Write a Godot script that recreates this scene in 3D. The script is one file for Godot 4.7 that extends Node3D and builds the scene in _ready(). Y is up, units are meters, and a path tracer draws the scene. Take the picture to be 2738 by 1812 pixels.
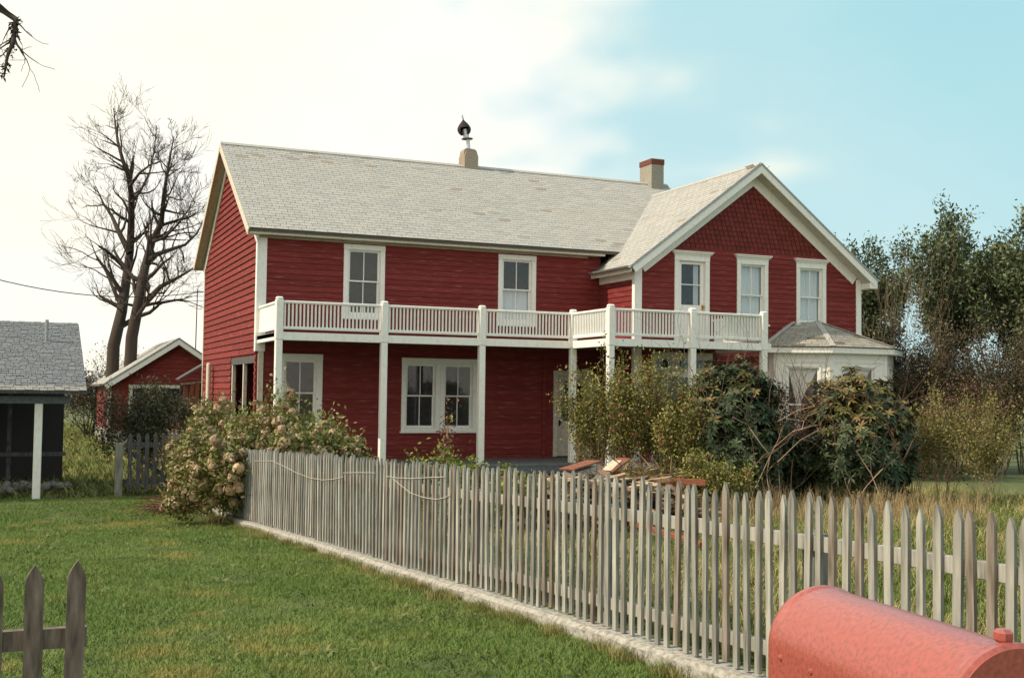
extends Node3D
# A red farmhouse with a two-storey porch behind a weathered picket fence, early spring.
# x runs along the house front to the right, z towards the viewer, y = 0 is the porch floor.

const EXPO := 1.0
var rng := RandomNumberGenerator.new()
var used := {}
var M := {}
var cam_pos := Vector3(-5.0904, 1.6692, 27.1054)
var cam_basis: Basis
const FPX := 3063.8

# ---------------------------------------------------------------- mesh builder
class MB:
	var v := PackedVector3Array()
	var n := PackedVector3Array()
	var c := PackedColorArray()
	var ix := PackedInt32Array()
	var tint := Color.WHITE
	func tri(a: Vector3, b: Vector3, d: Vector3, out := Vector3.ZERO) -> void:
		var nn := (b - a).cross(d - a)
		if nn.length_squared() < 1e-16:
			return
		nn = nn.normalized()
		if out != Vector3.ZERO and nn.dot(out) < 0.0:
			nn = -nn
			var t := b
			b = d
			d = t
		var s := v.size()
		v.append(a); v.append(b); v.append(d)
		n.append(nn); n.append(nn); n.append(nn)
		c.append(tint); c.append(tint); c.append(tint)
		ix.append(s); ix.append(s + 2); ix.append(s + 1)
	func quad(a: Vector3, b: Vector3, d: Vector3, e: Vector3, out := Vector3.ZERO) -> void:
		var nn := (d - a).cross(e - b)
		if nn.length_squared() < 1e-16:
			return
		nn = nn.normalized()
		if out != Vector3.ZERO and nn.dot(out) < 0.0:
			nn = -nn
			var t := b
			b = e
			e = t
		var s := v.size()
		v.append(a); v.append(b); v.append(d); v.append(e)
		for i in 4:
			n.append(nn); c.append(tint)
		ix.append(s); ix.append(s + 2); ix.append(s + 1)
		ix.append(s); ix.append(s + 3); ix.append(s + 2)
	func box(lo: Vector3, hi: Vector3) -> void:
		obox(Transform3D(Basis(), (lo + hi) * 0.5), hi - lo)
	func obox(t: Transform3D, size: Vector3) -> void:
		var h := size * 0.5
		for a in 3:
			var b := (a + 1) % 3
			var d := (a + 2) % 3
			for s in [-1.0, 1.0]:
				var p := [Vector3.ZERO, Vector3.ZERO, Vector3.ZERO, Vector3.ZERO]
				var k := 0
				for q in [[-1.0, -1.0], [1.0, -1.0], [1.0, 1.0], [-1.0, 1.0]]:
					var w := Vector3.ZERO
					w[a] = s * h[a]; w[b] = q[0] * h[b]; w[d] = q[1] * h[d]
					p[k] = t * w
					k += 1
				var o := Vector3.ZERO
				o[a] = s
				quad(p[0], p[1], p[2], p[3], t.basis * o)
	# box with all edges chamfered
	func cbox(t: Transform3D, size: Vector3, ch: float) -> void:
		var h := size * 0.5
		var P := func(face: int, sx: float, sy: float, sz: float) -> Vector3:
			var w := Vector3(sx * (h.x - ch), sy * (h.y - ch), sz * (h.z - ch))
			w[face] += ch * [sx, sy, sz][face]
			return t * w
		for a in 3:
			var b := (a + 1) % 3
			var d := (a + 2) % 3
			for s in [-1.0, 1.0]:
				var q := []
				for e in [[-1.0, -1.0], [1.0, -1.0], [1.0, 1.0], [-1.0, 1.0]]:
					var g := [0.0, 0.0, 0.0]
					g[a] = s; g[b] = e[0]; g[d] = e[1]
					q.append(P.call(a, g[0], g[1], g[2]))
				var o := Vector3.ZERO
				o[a] = s
				quad(q[0], q[1], q[2], q[3], t.basis * o)
			for s in [-1.0, 1.0]:
				for r in [-1.0, 1.0]:
					var g0 := [0.0, 0.0, 0.0]
					var g1 := [0.0, 0.0, 0.0]
					g0[a] = s; g0[b] = r; g0[d] = -1.0
					g1[a] = s; g1[b] = r; g1[d] = 1.0
					var o2 := Vector3.ZERO
					o2[a] = s; o2[b] = r
					quad(P.call(a, g0[0], g0[1], g0[2]), P.call(a, g1[0], g1[1], g1[2]), P.call(b, g1[0], g1[1], g1[2]), P.call(b, g0[0], g0[1], g0[2]), t.basis * o2)
		for sx in [-1.0, 1.0]:
			for sy in [-1.0, 1.0]:
				for sz in [-1.0, 1.0]:
					tri(P.call(0, sx, sy, sz), P.call(1, sx, sy, sz), P.call(2, sx, sy, sz), t.basis * Vector3(sx, sy, sz))
	# polygon in the xy plane of t, pushed along t's z by depth (from -depth/2 to depth/2)
	func prism(poly: PackedVector2Array, t: Transform3D, depth: float) -> void:
		var tr := Geometry2D.triangulate_polygon(poly)
		var hz := depth * 0.5
		for k in range(0, tr.size(), 3):
			var a := poly[tr[k]]; var b := poly[tr[k + 1]]; var d := poly[tr[k + 2]]
			tri(t * Vector3(a.x, a.y, hz), t * Vector3(b.x, b.y, hz), t * Vector3(d.x, d.y, hz), t.basis.z)
			tri(t * Vector3(a.x, a.y, -hz), t * Vector3(b.x, b.y, -hz), t * Vector3(d.x, d.y, -hz), -t.basis.z)
		var area := 0.0
		for k in poly.size():
			area += poly[k].cross(poly[(k + 1) % poly.size()])
		for k in poly.size():
			var a := poly[k]; var b := poly[(k + 1) % poly.size()]
			var e := b - a
			var o := Vector3(e.y, -e.x, 0) * signf(area)
			quad(t * Vector3(a.x, a.y, -hz), t * Vector3(b.x, b.y, -hz), t * Vector3(b.x, b.y, hz), t * Vector3(a.x, a.y, hz), t.basis * o)
	# smooth tube along a path
	func tube(path: Array, radii: Array, sides := 6, caps := true) -> void:
		var m := path.size()
		var up := Vector3.UP
		var dir0: Vector3 = (path[1] - path[0]).normalized()
		if absf(dir0.dot(up)) > 0.95:
			up = Vector3.RIGHT
		var s0 := v.size()
		var xa := dir0.cross(up).normalized()
		for i in m:
			var dir: Vector3
			if i == 0:
				dir = path[1] - path[0]
			elif i == m - 1:
				dir = path[i] - path[i - 1]
			else:
				dir = path[i + 1] - path[i - 1]
			dir = dir.normalized()
			xa = (xa - dir * xa.dot(dir)).normalized()
			var ya := dir.cross(xa)
			for k in sides:
				var an := TAU * k / sides
				var o := xa * cos(an) + ya * sin(an)
				v.append(path[i] + o * radii[i])
				n.append(o)
				c.append(tint)
		for i in m - 1:
			for k in sides:
				var a := s0 + i * sides + k
				var b := s0 + i * sides + (k + 1) % sides
				ix.append(a); ix.append(a + sides); ix.append(b)
				ix.append(b); ix.append(a + sides); ix.append(b + sides)
		if caps:
			for e in [0, m - 1]:
				var dd: Vector3 = (path[0] - path[1]) if e == 0 else (path[m - 1] - path[m - 2])
				var cc: Vector3 = path[e]
				for k in sides:
					tri(cc, v[s0 + e * sides + k], v[s0 + e * sides + (k + 1) % sides], dd)
	# lathe around a vertical axis: prof = [Vector2(radius, y)]
	func lathe(at: Transform3D, prof: Array, sides := 16, cut_rows := 0, cut_from := 0.0, cut_to := 0.0) -> void:
		for i in prof.size() - 1:
			var p: Vector2 = prof[i]
			var q: Vector2 = prof[i + 1]
			for k in sides:
				var a0 := TAU * k / sides
				var a1 := TAU * (k + 1) / sides
				if i < cut_rows and a0 >= cut_from and a1 <= cut_to:
					continue
				var d0 := Vector3(cos(a0), 0, sin(a0))
				var d1 := Vector3(cos(a1), 0, sin(a1))
				var nn := Vector2(q.y - p.y, p.x - q.x)
				quad(at * (d0 * p.x + Vector3(0, p.y, 0)), at * (d1 * p.x + Vector3(0, p.y, 0)), at * (d1 * q.x + Vector3(0, q.y, 0)), at * (d0 * q.x + Vector3(0, q.y, 0)), at.basis * ((d0 + d1) * 0.5 * nn.x + Vector3(0, nn.y, 0)))
	# leaf: rhombus with a fold, from p along d, width w, facing f
	func leaf(p: Vector3, d: Vector3, f: Vector3, l: float, w: float, col: Color) -> void:
		var s := d.cross(f)
		if s.length_squared() < 1e-8:
			return
		s = s.normalized()
		var nn := s.cross(d).normalized()
		if nn.y < 0.0:
			nn = -nn
			s = -s
		var b := v.size()
		v.append(p)
		v.append(p + d * l * 0.5 + s * w * 0.5 + nn * w * 0.12)
		v.append(p + d * l - nn * l * 0.08)
		v.append(p + d * l * 0.5 - s * w * 0.5 + nn * w * 0.12)
		n.append(nn); n.append((nn - s * 0.35).normalized()); n.append(nn); n.append((nn + s * 0.35).normalized())
		for i in 4:
			c.append(col)
		ix.append(b); ix.append(b + 2); ix.append(b + 1)
		ix.append(b); ix.append(b + 3); ix.append(b + 2)
	# dried flower head: petals laid over a small dome
	func puff(p: Vector3, ax: Vector3, r: float, n_: int, col: Color, rg: RandomNumberGenerator) -> void:
		for k in n_:
			var o := (Vector3(rg.randfn(), rg.randfn(), rg.randfn()).normalized() + ax * 0.55).normalized()
			var t := o.cross(Vector3(rg.randfn(), rg.randfn(), rg.randfn())).normalized()
			var s := t.cross(o)
			var q := p + o * r * rg.randf_range(0.75, 1.08)
			var l := r * rg.randf_range(0.3, 0.5)
			var g := rg.randf_range(0.78, 1.15)
			var b := v.size()
			v.append(q - t * l); v.append(q + s * l * 0.8); v.append(q + t * l); v.append(q - s * l * 0.8)
			for i in 4:
				n.append(o)
				c.append(Color(col.r * g, col.g * g, col.b * g))
			ix.append(b); ix.append(b + 2); ix.append(b + 1)
			ix.append(b); ix.append(b + 3); ix.append(b + 2)
	func mesh() -> ArrayMesh:
		var a := []
		a.resize(Mesh.ARRAY_MAX)
		a[Mesh.ARRAY_VERTEX] = v
		a[Mesh.ARRAY_NORMAL] = n
		a[Mesh.ARRAY_COLOR] = c
		a[Mesh.ARRAY_INDEX] = ix
		var m := ArrayMesh.new()
		m.add_surface_from_arrays(Mesh.PRIMITIVE_TRIANGLES, a)
		return m

# ---------------------------------------------------------------- scene helpers
func numbered(called: String) -> String:
	if not used.has(called):
		used[called] = 0
		return called
	used[called] += 1
	return "%s_%03d" % [called, used[called]]

func tag(o: Node, label: String, category: String, group := "", kind := "") -> void:
	o.set_meta("label", label)
	o.set_meta("category", category)
	if group:
		o.set_meta("group", group)
	if kind:
		o.set_meta("kind", kind)

func thing(called: String, at: Vector3, label: String, category: String, group := "") -> Node3D:
	var o := Node3D.new()
	o.name = numbered(called)
	add_child(o)
	o.position = at
	tag(o, label, category, group)
	return o

func put(called: String, mesh: Mesh, mat: Material, parent: Node3D, at := Transform3D()) -> MeshInstance3D:
	var o := MeshInstance3D.new()
	o.name = numbered(called) if parent == self else called
	o.mesh = mesh
	o.material_override = null
	for k in mesh.get_surface_count():
		o.set_surface_override_material(k, mat)
	o.transform = at
	parent.add_child(o, true)
	return o

func part(called: String, mb: MB, mat: Material, parent: Node3D) -> MeshInstance3D:
	return put(called, mb.mesh(), mat, parent)

func boxpart(called: String, lo: Vector3, hi: Vector3, mat: Material, parent: Node3D, ch := 0.0) -> MeshInstance3D:
	var mb := MB.new()
	if ch > 0.0:
		mb.cbox(Transform3D(Basis(), (lo + hi) * 0.5), (hi - lo).abs(), ch)
	else:
		mb.box(lo, hi)
	return part(called, mb, mat, parent)

# a bar of rectangular section from a to b
func bar(mb: MB, a: Vector3, b: Vector3, w: float, t: float, up := Vector3.UP, ch := 0.0) -> void:
	var z := (b - a).normalized()
	if absf(z.dot(up)) > 0.98:
		up = Vector3.FORWARD
	var x := up.cross(z).normalized()
	var y := z.cross(x)
	var tr := Transform3D(Basis(x, y, z), (a + b) * 0.5)
	if ch > 0.0:
		mb.cbox(tr, Vector3(w, t, a.distance_to(b)), ch)
	else:
		mb.obox(tr, Vector3(w, t, a.distance_to(b)))

# sight line through a point of the photograph (2738 x 1812) -> a place at a real distance
func ray(u: float, v: float) -> Vector3:
	return cam_basis * Vector3((u - 1369.0) / FPX, -(v - 906.0) / FPX, -1.0)
func at(u: float, v: float, dist: float) -> Vector3:
	var d := ray(u, v)
	return cam_pos + d * (dist / Vector2(d.x, d.z).length())
func on_z(u: float, v: float, z: float) -> Vector3:
	var d := ray(u, v)
	return cam_pos + d * ((z - cam_pos.z) / d.z)

func yard(z: float) -> float:
	var zs := [-400.0, 2.0, 9.0, 12.0, 16.0, 19.2, 22.6, 28.0, 60.0, 400.0]
	var ys := [-0.45, -0.42, -0.37, -0.26, -0.15, -0.05, 0.02, 0.06, 0.1, 0.1]
	for i in zs.size() - 1:
		if z <= zs[i + 1]:
			return lerpf(ys[i], ys[i + 1], clampf((z - zs[i]) / (zs[i + 1] - zs[i]), 0, 1))
	return 0.1
func fence_x(z: float) -> float:
	return -1.293 - 0.0632 * (15.958 - z)
func ground(x: float, z: float) -> float:
	var side := smoothstep(-0.09, 0.05, x - fence_x(z) - 0.02)
	var on := smoothstep(5.0, 8.0, z)
	return yard(z) - 0.13 * on * (1.0 - side)

# ---------------------------------------------------------------- materials
func noise(freq: float, sd: int, oct := 4, type := FastNoiseLite.TYPE_SIMPLEX_SMOOTH) -> FastNoiseLite:
	var f := FastNoiseLite.new()
	f.noise_type = type
	f.frequency = freq
	f.seed = sd
	f.fractal_octaves = oct
	return f
func ntex(freq: float, sd: int, stops: Array, cols: Array, oct := 4, size := 512) -> NoiseTexture2D:
	var t := NoiseTexture2D.new()
	t.width = size
	t.height = size
	t.seamless = true
	t.noise = noise(freq, sd, oct)
	var g := Gradient.new()
	g.offsets = PackedFloat32Array(stops)
	var pc := PackedColorArray()
	for k in cols:
		pc.append(k)
	g.colors = pc
	t.color_ramp = g
	return t
func L(r: float, g: float, b: float) -> Color:
	return Color(r, g, b).linear_to_srgb()
func mat(tex: Texture2D, col: Color, rough: float, scale := Vector3.ONE) -> StandardMaterial3D:
	var m := StandardMaterial3D.new()
	m.albedo_color = col
	m.roughness = rough
	if tex:
		m.albedo_texture = tex
		m.uv1_triplanar = true
		m.uv1_world_triplanar = true
		m.uv1_scale = scale
		m.uv1_triplanar_sharpness = 8.0
	return m
func with_bump(m: StandardMaterial3D, t: Texture2D, cm: float) -> StandardMaterial3D:
	m.heightmap_enabled = true
	m.heightmap_texture = t
	m.heightmap_scale = cm
	return m
func vmat(rough: float, back := Color.BLACK) -> StandardMaterial3D:
	var m := StandardMaterial3D.new()
	m.vertex_color_use_as_albedo = true
	m.roughness = rough
	if back != Color.BLACK:
		m.backlight_enabled = true
		m.backlight = back
	return m

func make_materials() -> void:
	var bump := ntex(0.03, 5, [0.0, 1.0], [Color.BLACK, Color.WHITE], 5)
	# red paint: chalky, worn through to grey wood in long streaks along the boards
	var red := ntex(0.012, 11, [0.0, 0.45, 0.62, 0.76, 0.84, 1.0], [Color(.80, .80, .80), Color(.92, .92, .92), Color(1, 1, 1), Color(1.0, 1.0, 1.0), Color(1.0, 1.18, 1.15).clamp(), Color(.95, .98, .95)], 5)
	M.red = []
	for k in 4:
		var g: float = [1.0, 0.9, 1.07, 0.95][k]
		var worn := ntex(0.013 + 0.002 * k, 31 + k * 7, [0.0, 0.40, 0.64, 0.76, 0.87, 1.0], [L(.168 * g, .029 * g, .029 * g), L(.192 * g, .034 * g, .033 * g), L(.21 * g, .039 * g, .037 * g), L(.22 * g, .049 * g, .046 * g), L(.28 * g, .11 * g, .09 * g), L(.31 * g, .19 * g, .16 * g)], 5, 512)
		M.red.append(with_bump(mat(worn, Color.WHITE, 0.75, Vector3(0.22, 2.6, 0.22)), bump, 0.15))
		M.red[k].metallic_specular = 0.25
		M.red[k].uv1_offset = Vector3(0.13 * k, 0.31 * k, 0.2 * k)
	M.red_dark = mat(red, L(.2, .031, .029), 0.8, Vector3(0.5, 0.5, 0.5))
	var wt := ntex(0.02, 61, [0.0, 0.35, 0.6, 0.85, 1.0], [L(.74, .735, .69), L(.83, .825, .80), L(.86, .86, .84), L(.85, .85, .83), L(.80, .785, .74)], 5)
	M.white = with_bump(mat(wt, Color.WHITE, 0.55, Vector3(0.9, 0.6, 0.9)), bump, 0.06)
	var wd := ntex(0.02, 71, [0.0, 0.3, 0.55, 0.8, 1.0], [L(.36, .31, .23), L(.55, .51, .43), L(.62, .59, .51), L(.58, .55, .47), L(.42, .37, .29)], 5)
	M.white_old = with_bump(mat(wd, Color.WHITE, 0.65, Vector3(0.6, 0.8, 0.6)), bump, 0.1)
	M.soffit = mat(wd, L(.72, .68, .58), 0.7, Vector3(0.6, 0.8, 0.6))
	M.grey_floor = mat(ntex(0.03, 81, [0.0, 0.5, 1.0], [L(.10, .10, .11), L(.16, .165, .18), L(.2, .2, .21)]), Color.WHITE, 0.6, Vector3(0.5, 0.5, 0.5))
	M.fascia_blue = mat(ntex(0.03, 82, [0.0, 0.5, 1.0], [L(.07, .085, .11), L(.12, .145, .18), L(.16, .18, .21)]), Color.WHITE, 0.6, Vector3(0.5, 0.8, 0.5))
	M.glass = StandardMaterial3D.new()
	M.glass.transparency = BaseMaterial3D.TRANSPARENCY_ALPHA
	M.glass.albedo_color = Color(0.75, 0.8, 0.85, 0.03)
	M.glass.roughness = 0.03
	M.glass.metallic_specular = 0.42
	M.curtain = mat(null, L(.62, .70, .76), 0.9)
	M.curtain.backlight_enabled = true
	M.curtain.backlight = Color(.3, .3, .3)
	M.lace = mat(null, L(.72, .71, .68), 0.9)
	M.lace.backlight_enabled = true
	M.lace.backlight = Color(.3, .3, .3)
	# roof shingles: asphalt, several tones
	var sh := ntex(0.05, 91, [0.0, 0.35, 0.6, 0.82, 1.0], [Color(.55, .45, .36), Color(.8, .79, .78), Color(.95, .95, .95), Color(1, 1, 1), Color(.86, .82, .78)], 5)
	M.shingle = []
	for k in [L(.49, .5, .495), L(.525, .53, .525), L(.47, .475, .472), L(.54, .535, .515), L(.505, .505, .49)]:
		M.shingle.append(with_bump(mat(sh, k, 0.95, Vector3(1.1, 1.1, 1.1)), bump, 0.15))
	M.shingle_mix = with_bump(mat(sh, Color.WHITE, 0.95, Vector3(1.1, 1.1, 1.1)), bump, 0.15)
	M.shingle_mix.vertex_color_use_as_albedo = true
	M.roof_core = mat(sh, L(.13, .12, .10), 0.95, Vector3.ONE)
	M.metal = mat(ntex(0.04, 101, [0.0, 0.5, 1.0], [L(.22, .23, .25), L(.34, .36, .38), L(.45, .46, .47)]), Color.WHITE, 0.45, Vector3(0.8, 0.8, 0.8))
	M.metal.metallic = 0.5
	M.galv = mat(null, L(.55, .6, .64), 0.35)
	M.galv.metallic = 0.55
	M.rust = mat(ntex(0.04, 111, [0.0, 0.4, 0.7, 1.0], [L(.07, .022, .02), L(.13, .038, .028), L(.2, .065, .035), L(.27, .11, .06)]), Color.WHITE, 0.85, Vector3(1.5, 1.5, 1.5))
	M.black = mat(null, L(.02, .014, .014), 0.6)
	M.iron = mat(null, L(.016, .01, .01), 0.8)
	M.stucco = with_bump(mat(ntex(0.04, 121, [0.0, 0.5, 1.0], [L(.24, .2, .165), L(.33, .28, .225), L(.4, .34, .28)]), Color.WHITE, 0.95, Vector3(1.2, 1.2, 1.2)), bump, 0.6)
	M.brick_old = with_bump(mat(ntex(0.03, 131, [0.0, 0.35, 0.6, 0.8, 1.0], [L(.2, .155, .105), L(.28, .265, .225), L(.34, .33, .295), L(.31, .285, .235), L(.3, .18, .09)]), Color.WHITE, 0.95, Vector3(1.4, 0.7, 1.4)), bump, 0.5)
	# weathered grey wood
	M.picket = []
	for k in 6:
		var a := 0.58 + 0.085 * k
		var wood := ntex(0.02, 140 + k, [0.0, 0.3, 0.5, 0.75, 1.0], [L(.14 * a, .13 * a, .115 * a), L(.27 * a, .265 * a, .24 * a), L(.36 * a, .355 * a, .325 * a), L(.42 * a, .415 * a, .385 * a), L(.52 * a, .5 * a, .46 * a)], 5, 256)
		M.picket.append(with_bump(mat(wood, Color.WHITE, 0.9, Vector3(3.2, 0.35, 3.2)), bump, 0.25))
	M.picket_brown = with_bump(mat(ntex(0.02, 149, [0.0, 0.35, 0.6, 1.0], [L(.09, .07, .055), L(.17, .14, .115), L(.24, .205, .175), L(.32, .29, .26)], 5, 256), Color.WHITE, 0.9, Vector3(3.2, 0.35, 3.2)), bump, 0.25)
	var dw := ntex(0.02, 151, [0.0, 0.4, 0.7, 1.0], [L(.035, .037, .042), L(.07, .073, .08), L(.10, .10, .105), L(.16, .155, .15)], 5)
	M.dark_wood = mat(dw, Color.WHITE, 0.9, Vector3(2.2, 0.5, 2.2))
	var bw := ntex(0.02, 155, [0.0, 0.4, 0.7, 1.0], [L(.07, .055, .045), L(.14, .11, .09), L(.19, .155, .13), L(.26, .22, .19)], 5)
	M.brown_wood = mat(bw, Color.WHITE, 0.9, Vector3(2.2, 0.4, 2.2))
	M.concrete = with_bump(mat(ntex(0.03, 161, [0.0, 0.3, 0.55, 0.8, 1.0], [L(.13, .12, .10), L(.27, .26, .235), L(.38, .37, .34), L(.42, .41, .38), L(.2, .21, .14)], 5), Color.WHITE, 0.95, Vector3(0.9, 0.9, 0.9)), bump, 1.0)
	M.split = []
	for k in [L(.47, .36, .24), L(.38, .27, .17), L(.26, .17, .11), L(.56, .44, .31), L(.17, .1, .065)]:
		M.split.append(with_bump(mat(sh, k, 0.9, Vector3(1.6, 1.6, 1.6)), bump, 0.6))
	M.bark = with_bump(mat(ntex(0.05, 171, [0.0, 0.5, 1.0], [L(.035, .024, .018), L(.075, .052, .038), L(.13, .095, .07)], 5), Color.WHITE, 0.95, Vector3(1.5, 0.5, 1.5)), bump, 1.0)
	M.red_board = mat(ntex(0.03, 181, [0.0, 0.5, 0.8, 1.0], [L(.12, .035, .02), L(.22, .07, .035), L(.3, .11, .06), L(.36, .2, .13)], 5), Color.WHITE, 0.85, Vector3(0.8, 2.0, 0.8))
	M.plank = mat(ntex(0.03, 182, [0.0, 0.5, 0.8, 1.0], [L(.5, .36, .25), L(.66, .5, .37), L(.74, .6, .47), L(.6, .43, .3)], 5), Color.WHITE, 0.85, Vector3(0.8, 2.0, 0.8))
	M.soil = mat(ntex(0.012, 191, [0.0, 0.3, 0.5, 0.7, 1.0], [L(.05, .075, .02), L(.075, .1, .027), L(.09, .115, .034), L(.11, .12, .04), L(.16, .145, .065)], 6, 1024), Color.WHITE, 1.0, Vector3(0.25, 0.25, 0.25))
	M.vein = mat(null, L(.19, .14, .10), 0.9)
	M.twig_brown = mat(null, L(.13, .085, .06), 0.95)
	M.twig_grey = mat(null, L(.25, .19, .135), 0.95)
	M.twig_tan = mat(null, L(.42, .31, .17), 0.95)
	M.tree_bark = mat(null, L(.05, .037, .031), 0.95)
	M.leaf = vmat(0.55, Color(.5, .52, .3))
	M.leaf_gloss = vmat(0.6, Color(.15, .17, .1))
	M.grass = vmat(0.8, Color(.4, .42, .2))
	M.cord = mat(null, L(.55, .54, .5), 0.8)
	M.wire = mat(null, L(.03, .025, .025), 0.7)
	M.box_paint = mat(ntex(0.05, 201, [0.0, 0.5, 0.8, 1.0], [L(.2, .06, .045), L(.35, .08, .064), L(.375, .09, .073), L(.46, .19, .16)], 6), Color.WHITE, 0.38, Vector3(3.5, 3.5, 3.5))
	M.box_paint.clearcoat_enabled = true
	M.box_paint.clearcoat = 0.5
	M.box_paint.clearcoat_roughness = 0.25
	M.rubber = mat(null, L(.02, .02, .02), 0.9)
	M.chrome = mat(null, L(.6, .6, .6), 0.15)
	M.chrome.metallic = 1.0
	M.stone = with_bump(mat(ntex(0.03, 211, [0.0, 0.5, 1.0], [L(.1, .095, .09), L(.2, .19, .18), L(.32, .3, .28)]), Color.WHITE, 0.95, Vector3(1, 1, 1)), bump, 1.5)
	M.rock_found = with_bump(mat(ntex(0.03, 212, [0.0, 0.5, 1.0], [L(.25, .24, .21), L(.36, .35, .31), L(.44, .43, .39)]), Color.WHITE, 0.95, Vector3(1, 1, 1)), bump, 0.6)
	M.grey_shake = with_bump(mat(ntex(0.03, 213, [0.0, 0.4, 0.7, 1.0], [L(.13, .135, .145), L(.21, .22, .235), L(.27, .275, .29), L(.34, .34, .34)]), Color.WHITE, 0.9, Vector3(1, 1, 1)), bump, 0.4)
	M.brass = mat(null, L(.45, .25, .05), 0.4)
	M.brass.metallic = 0.6

# ---------------------------------------------------------------- ready
func _ready() -> void:
	rng.seed = 20240
	# camera
	var cam := Camera3D.new()
	cam.name = "camera"
	cam.fov = 32.947
	cam.near = 0.1
	cam.far = 1500.0
	cam.position = cam_pos
	cam_basis = Basis.from_euler(Vector3(0.0468, -0.4051, 0.0123), EULER_ORDER_YXZ)
	cam.basis = cam_basis
	add_child(cam)
	cam.current = true
	# sky and sun
	var env := Environment.new()
	env.background_mode = Environment.BG_SKY
	env.sky = Sky.new()
	env.sky.sky_material = make_sky()
	env.tonemap_mode = Environment.TONE_MAPPER_LINEAR
	env.tonemap_exposure = 1.2
	env.sdfgi_enabled = true
	env.ssao_enabled = true
	env.ssil_enabled = true
	var we := WorldEnvironment.new()
	we.name = "world_environment"
	we.environment = env
	add_child(we)
	var sun := DirectionalLight3D.new()
	sun.name = "sun"
	sun.light_energy = 1.14
	sun.light_color = Color(1.0, 0.93, 0.82)
	sun.light_angular_distance = 0.6
	sun.shadow_enabled = true
	add_child(sun)
	var to_sun := Vector3(-0.735, 0.67, -0.06).normalized()
	sun.look_at_from_position(to_sun * 50.0, Vector3.ZERO, Vector3.UP)
	make_materials()
	build_ground()
	build_farmhouse()
	build_garage()
	build_shed()
	build_fences()
	build_trees()
	build_shrubs()
	build_small_things()
	build_grass()

func make_sky() -> PanoramaSkyMaterial:
	var w := 1024
	var h := 512
	var im := Image.create_empty(w, h, false, Image.FORMAT_RGBF)
	var f := noise(1.1, 7, 5)
	var g := noise(2.4, 19, 5)
	var side := Vector3(sin(deg_to_rad(92.0)), 0, -cos(deg_to_rad(92.0)))
	for y in h:
		var el := PI * (0.5 - (y + 0.5) / h)
		for x in w:
			var az := TAU * (x + 0.5) / w
			var d := Vector3(sin(az) * cos(el), sin(el), -cos(az) * cos(el))
			var e := maxf(d.y, 0.0)
			var p := Vector3(d.x, 0.0, d.z) / (e + 0.28)
			var q := f.get_noise_3d(p.x, p.y, p.z)
			var q2 := g.get_noise_3d(p.x + 3.0, 5.0, p.z)
			var toward := Vector3(d.x, 0, d.z).normalized().dot(side)
			var cov := 0.84 - 1.85 * pow(maxf(toward, 0.0), 1.5) + (0.55 * q + 0.42 * q2) * (1.0 - 0.55 * clampf(toward * 1.3, 0.0, 1.0))  # unseen cloud behind the viewer is added to lift fill on shaded fronts
			var k := smoothstep(0.16, 0.46, cov)
			var veil := smoothstep(-0.5, 0.9, cov) * 0.35
			var blue := Color(.34, .66, .74).lerp(Color(.62, .82, .83), pow(1.0 - e, 5.0))
			blue = blue.lerp(Color(.25, .50, .62), smoothstep(0.4, 1.0, e))
			var white := Color(1.06, 1.01, .845).lerp(Color(.98, .97, .92), clampf(0.35 - q2 * 1.2 + 0.5 * toward, 0, 1))
			var col := blue.lerp(white, clampf(k + veil * (1.0 - k), 0, 1))
			im.set_pixel(x, y, Color(col.r / 1.12, col.g / 1.12, col.b / 1.12))
	var m := PanoramaSkyMaterial.new()
	m.panorama = ImageTexture.create_from_image(im)
	return m
# ---------------------------------------------------------------- ground
func build_ground() -> void:
	var xs := [-400.0, -200.0, -100.0, -60.0, -40.0, -30.0, -22.0, -16.0, -12.0]
	var x := -10.0
	while x < -2.5:
		xs.append(x); x += 0.5
	x = -2.5
	while x < -0.4:
		xs.append(x); x += 0.06
	x = -0.3
	while x < 14.0:
		xs.append(x); x += 0.55
	xs.append_array([16.0, 20.0, 26.0, 34.0, 45.0, 60.0, 100.0, 200.0, 400.0])
	var zs := [-400.0, -200.0, -100.0, -60.0, -40.0, -25.0, -15.0, -8.0, -3.0, 0.0]
	var z := 1.0
	while z < 29.0:
		zs.append(z); z += 0.5
	zs.append_array([31.0, 36.0, 45.0, 60.0, 100.0, 200.0, 400.0])
	var f := noise(0.35, 3, 3)
	var mb := MB.new()
	for j in zs.size():
		for i in xs.size():
			var near := 1.0 if (absf(xs[i]) < 40 and absf(zs[j]) < 50) else 0.0
			mb.v.append(Vector3(xs[i], ground(xs[i], zs[j]) + 0.03 * near * f.get_noise_2d(xs[i], zs[j]), zs[j]))
			mb.n.append(Vector3.UP)
			mb.c.append(Color.WHITE)
	var w := xs.size()
	for j in zs.size() - 1:
		for i in w - 1:
			var a := j * w + i
			mb.ix.append_array(PackedInt32Array([a, a + 1, a + w, a + 1, a + w + 1, a + w]))
	var st := SurfaceTool.new()
	st.create_from(mb.mesh(), 0)
	st.generate_normals()
	var o := put("ground", st.commit(), M.soil, self)
	o.set_meta("label", "green lawn and rough yard ground around the farmhouse")
	o.set_meta("kind", "structure")

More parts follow.
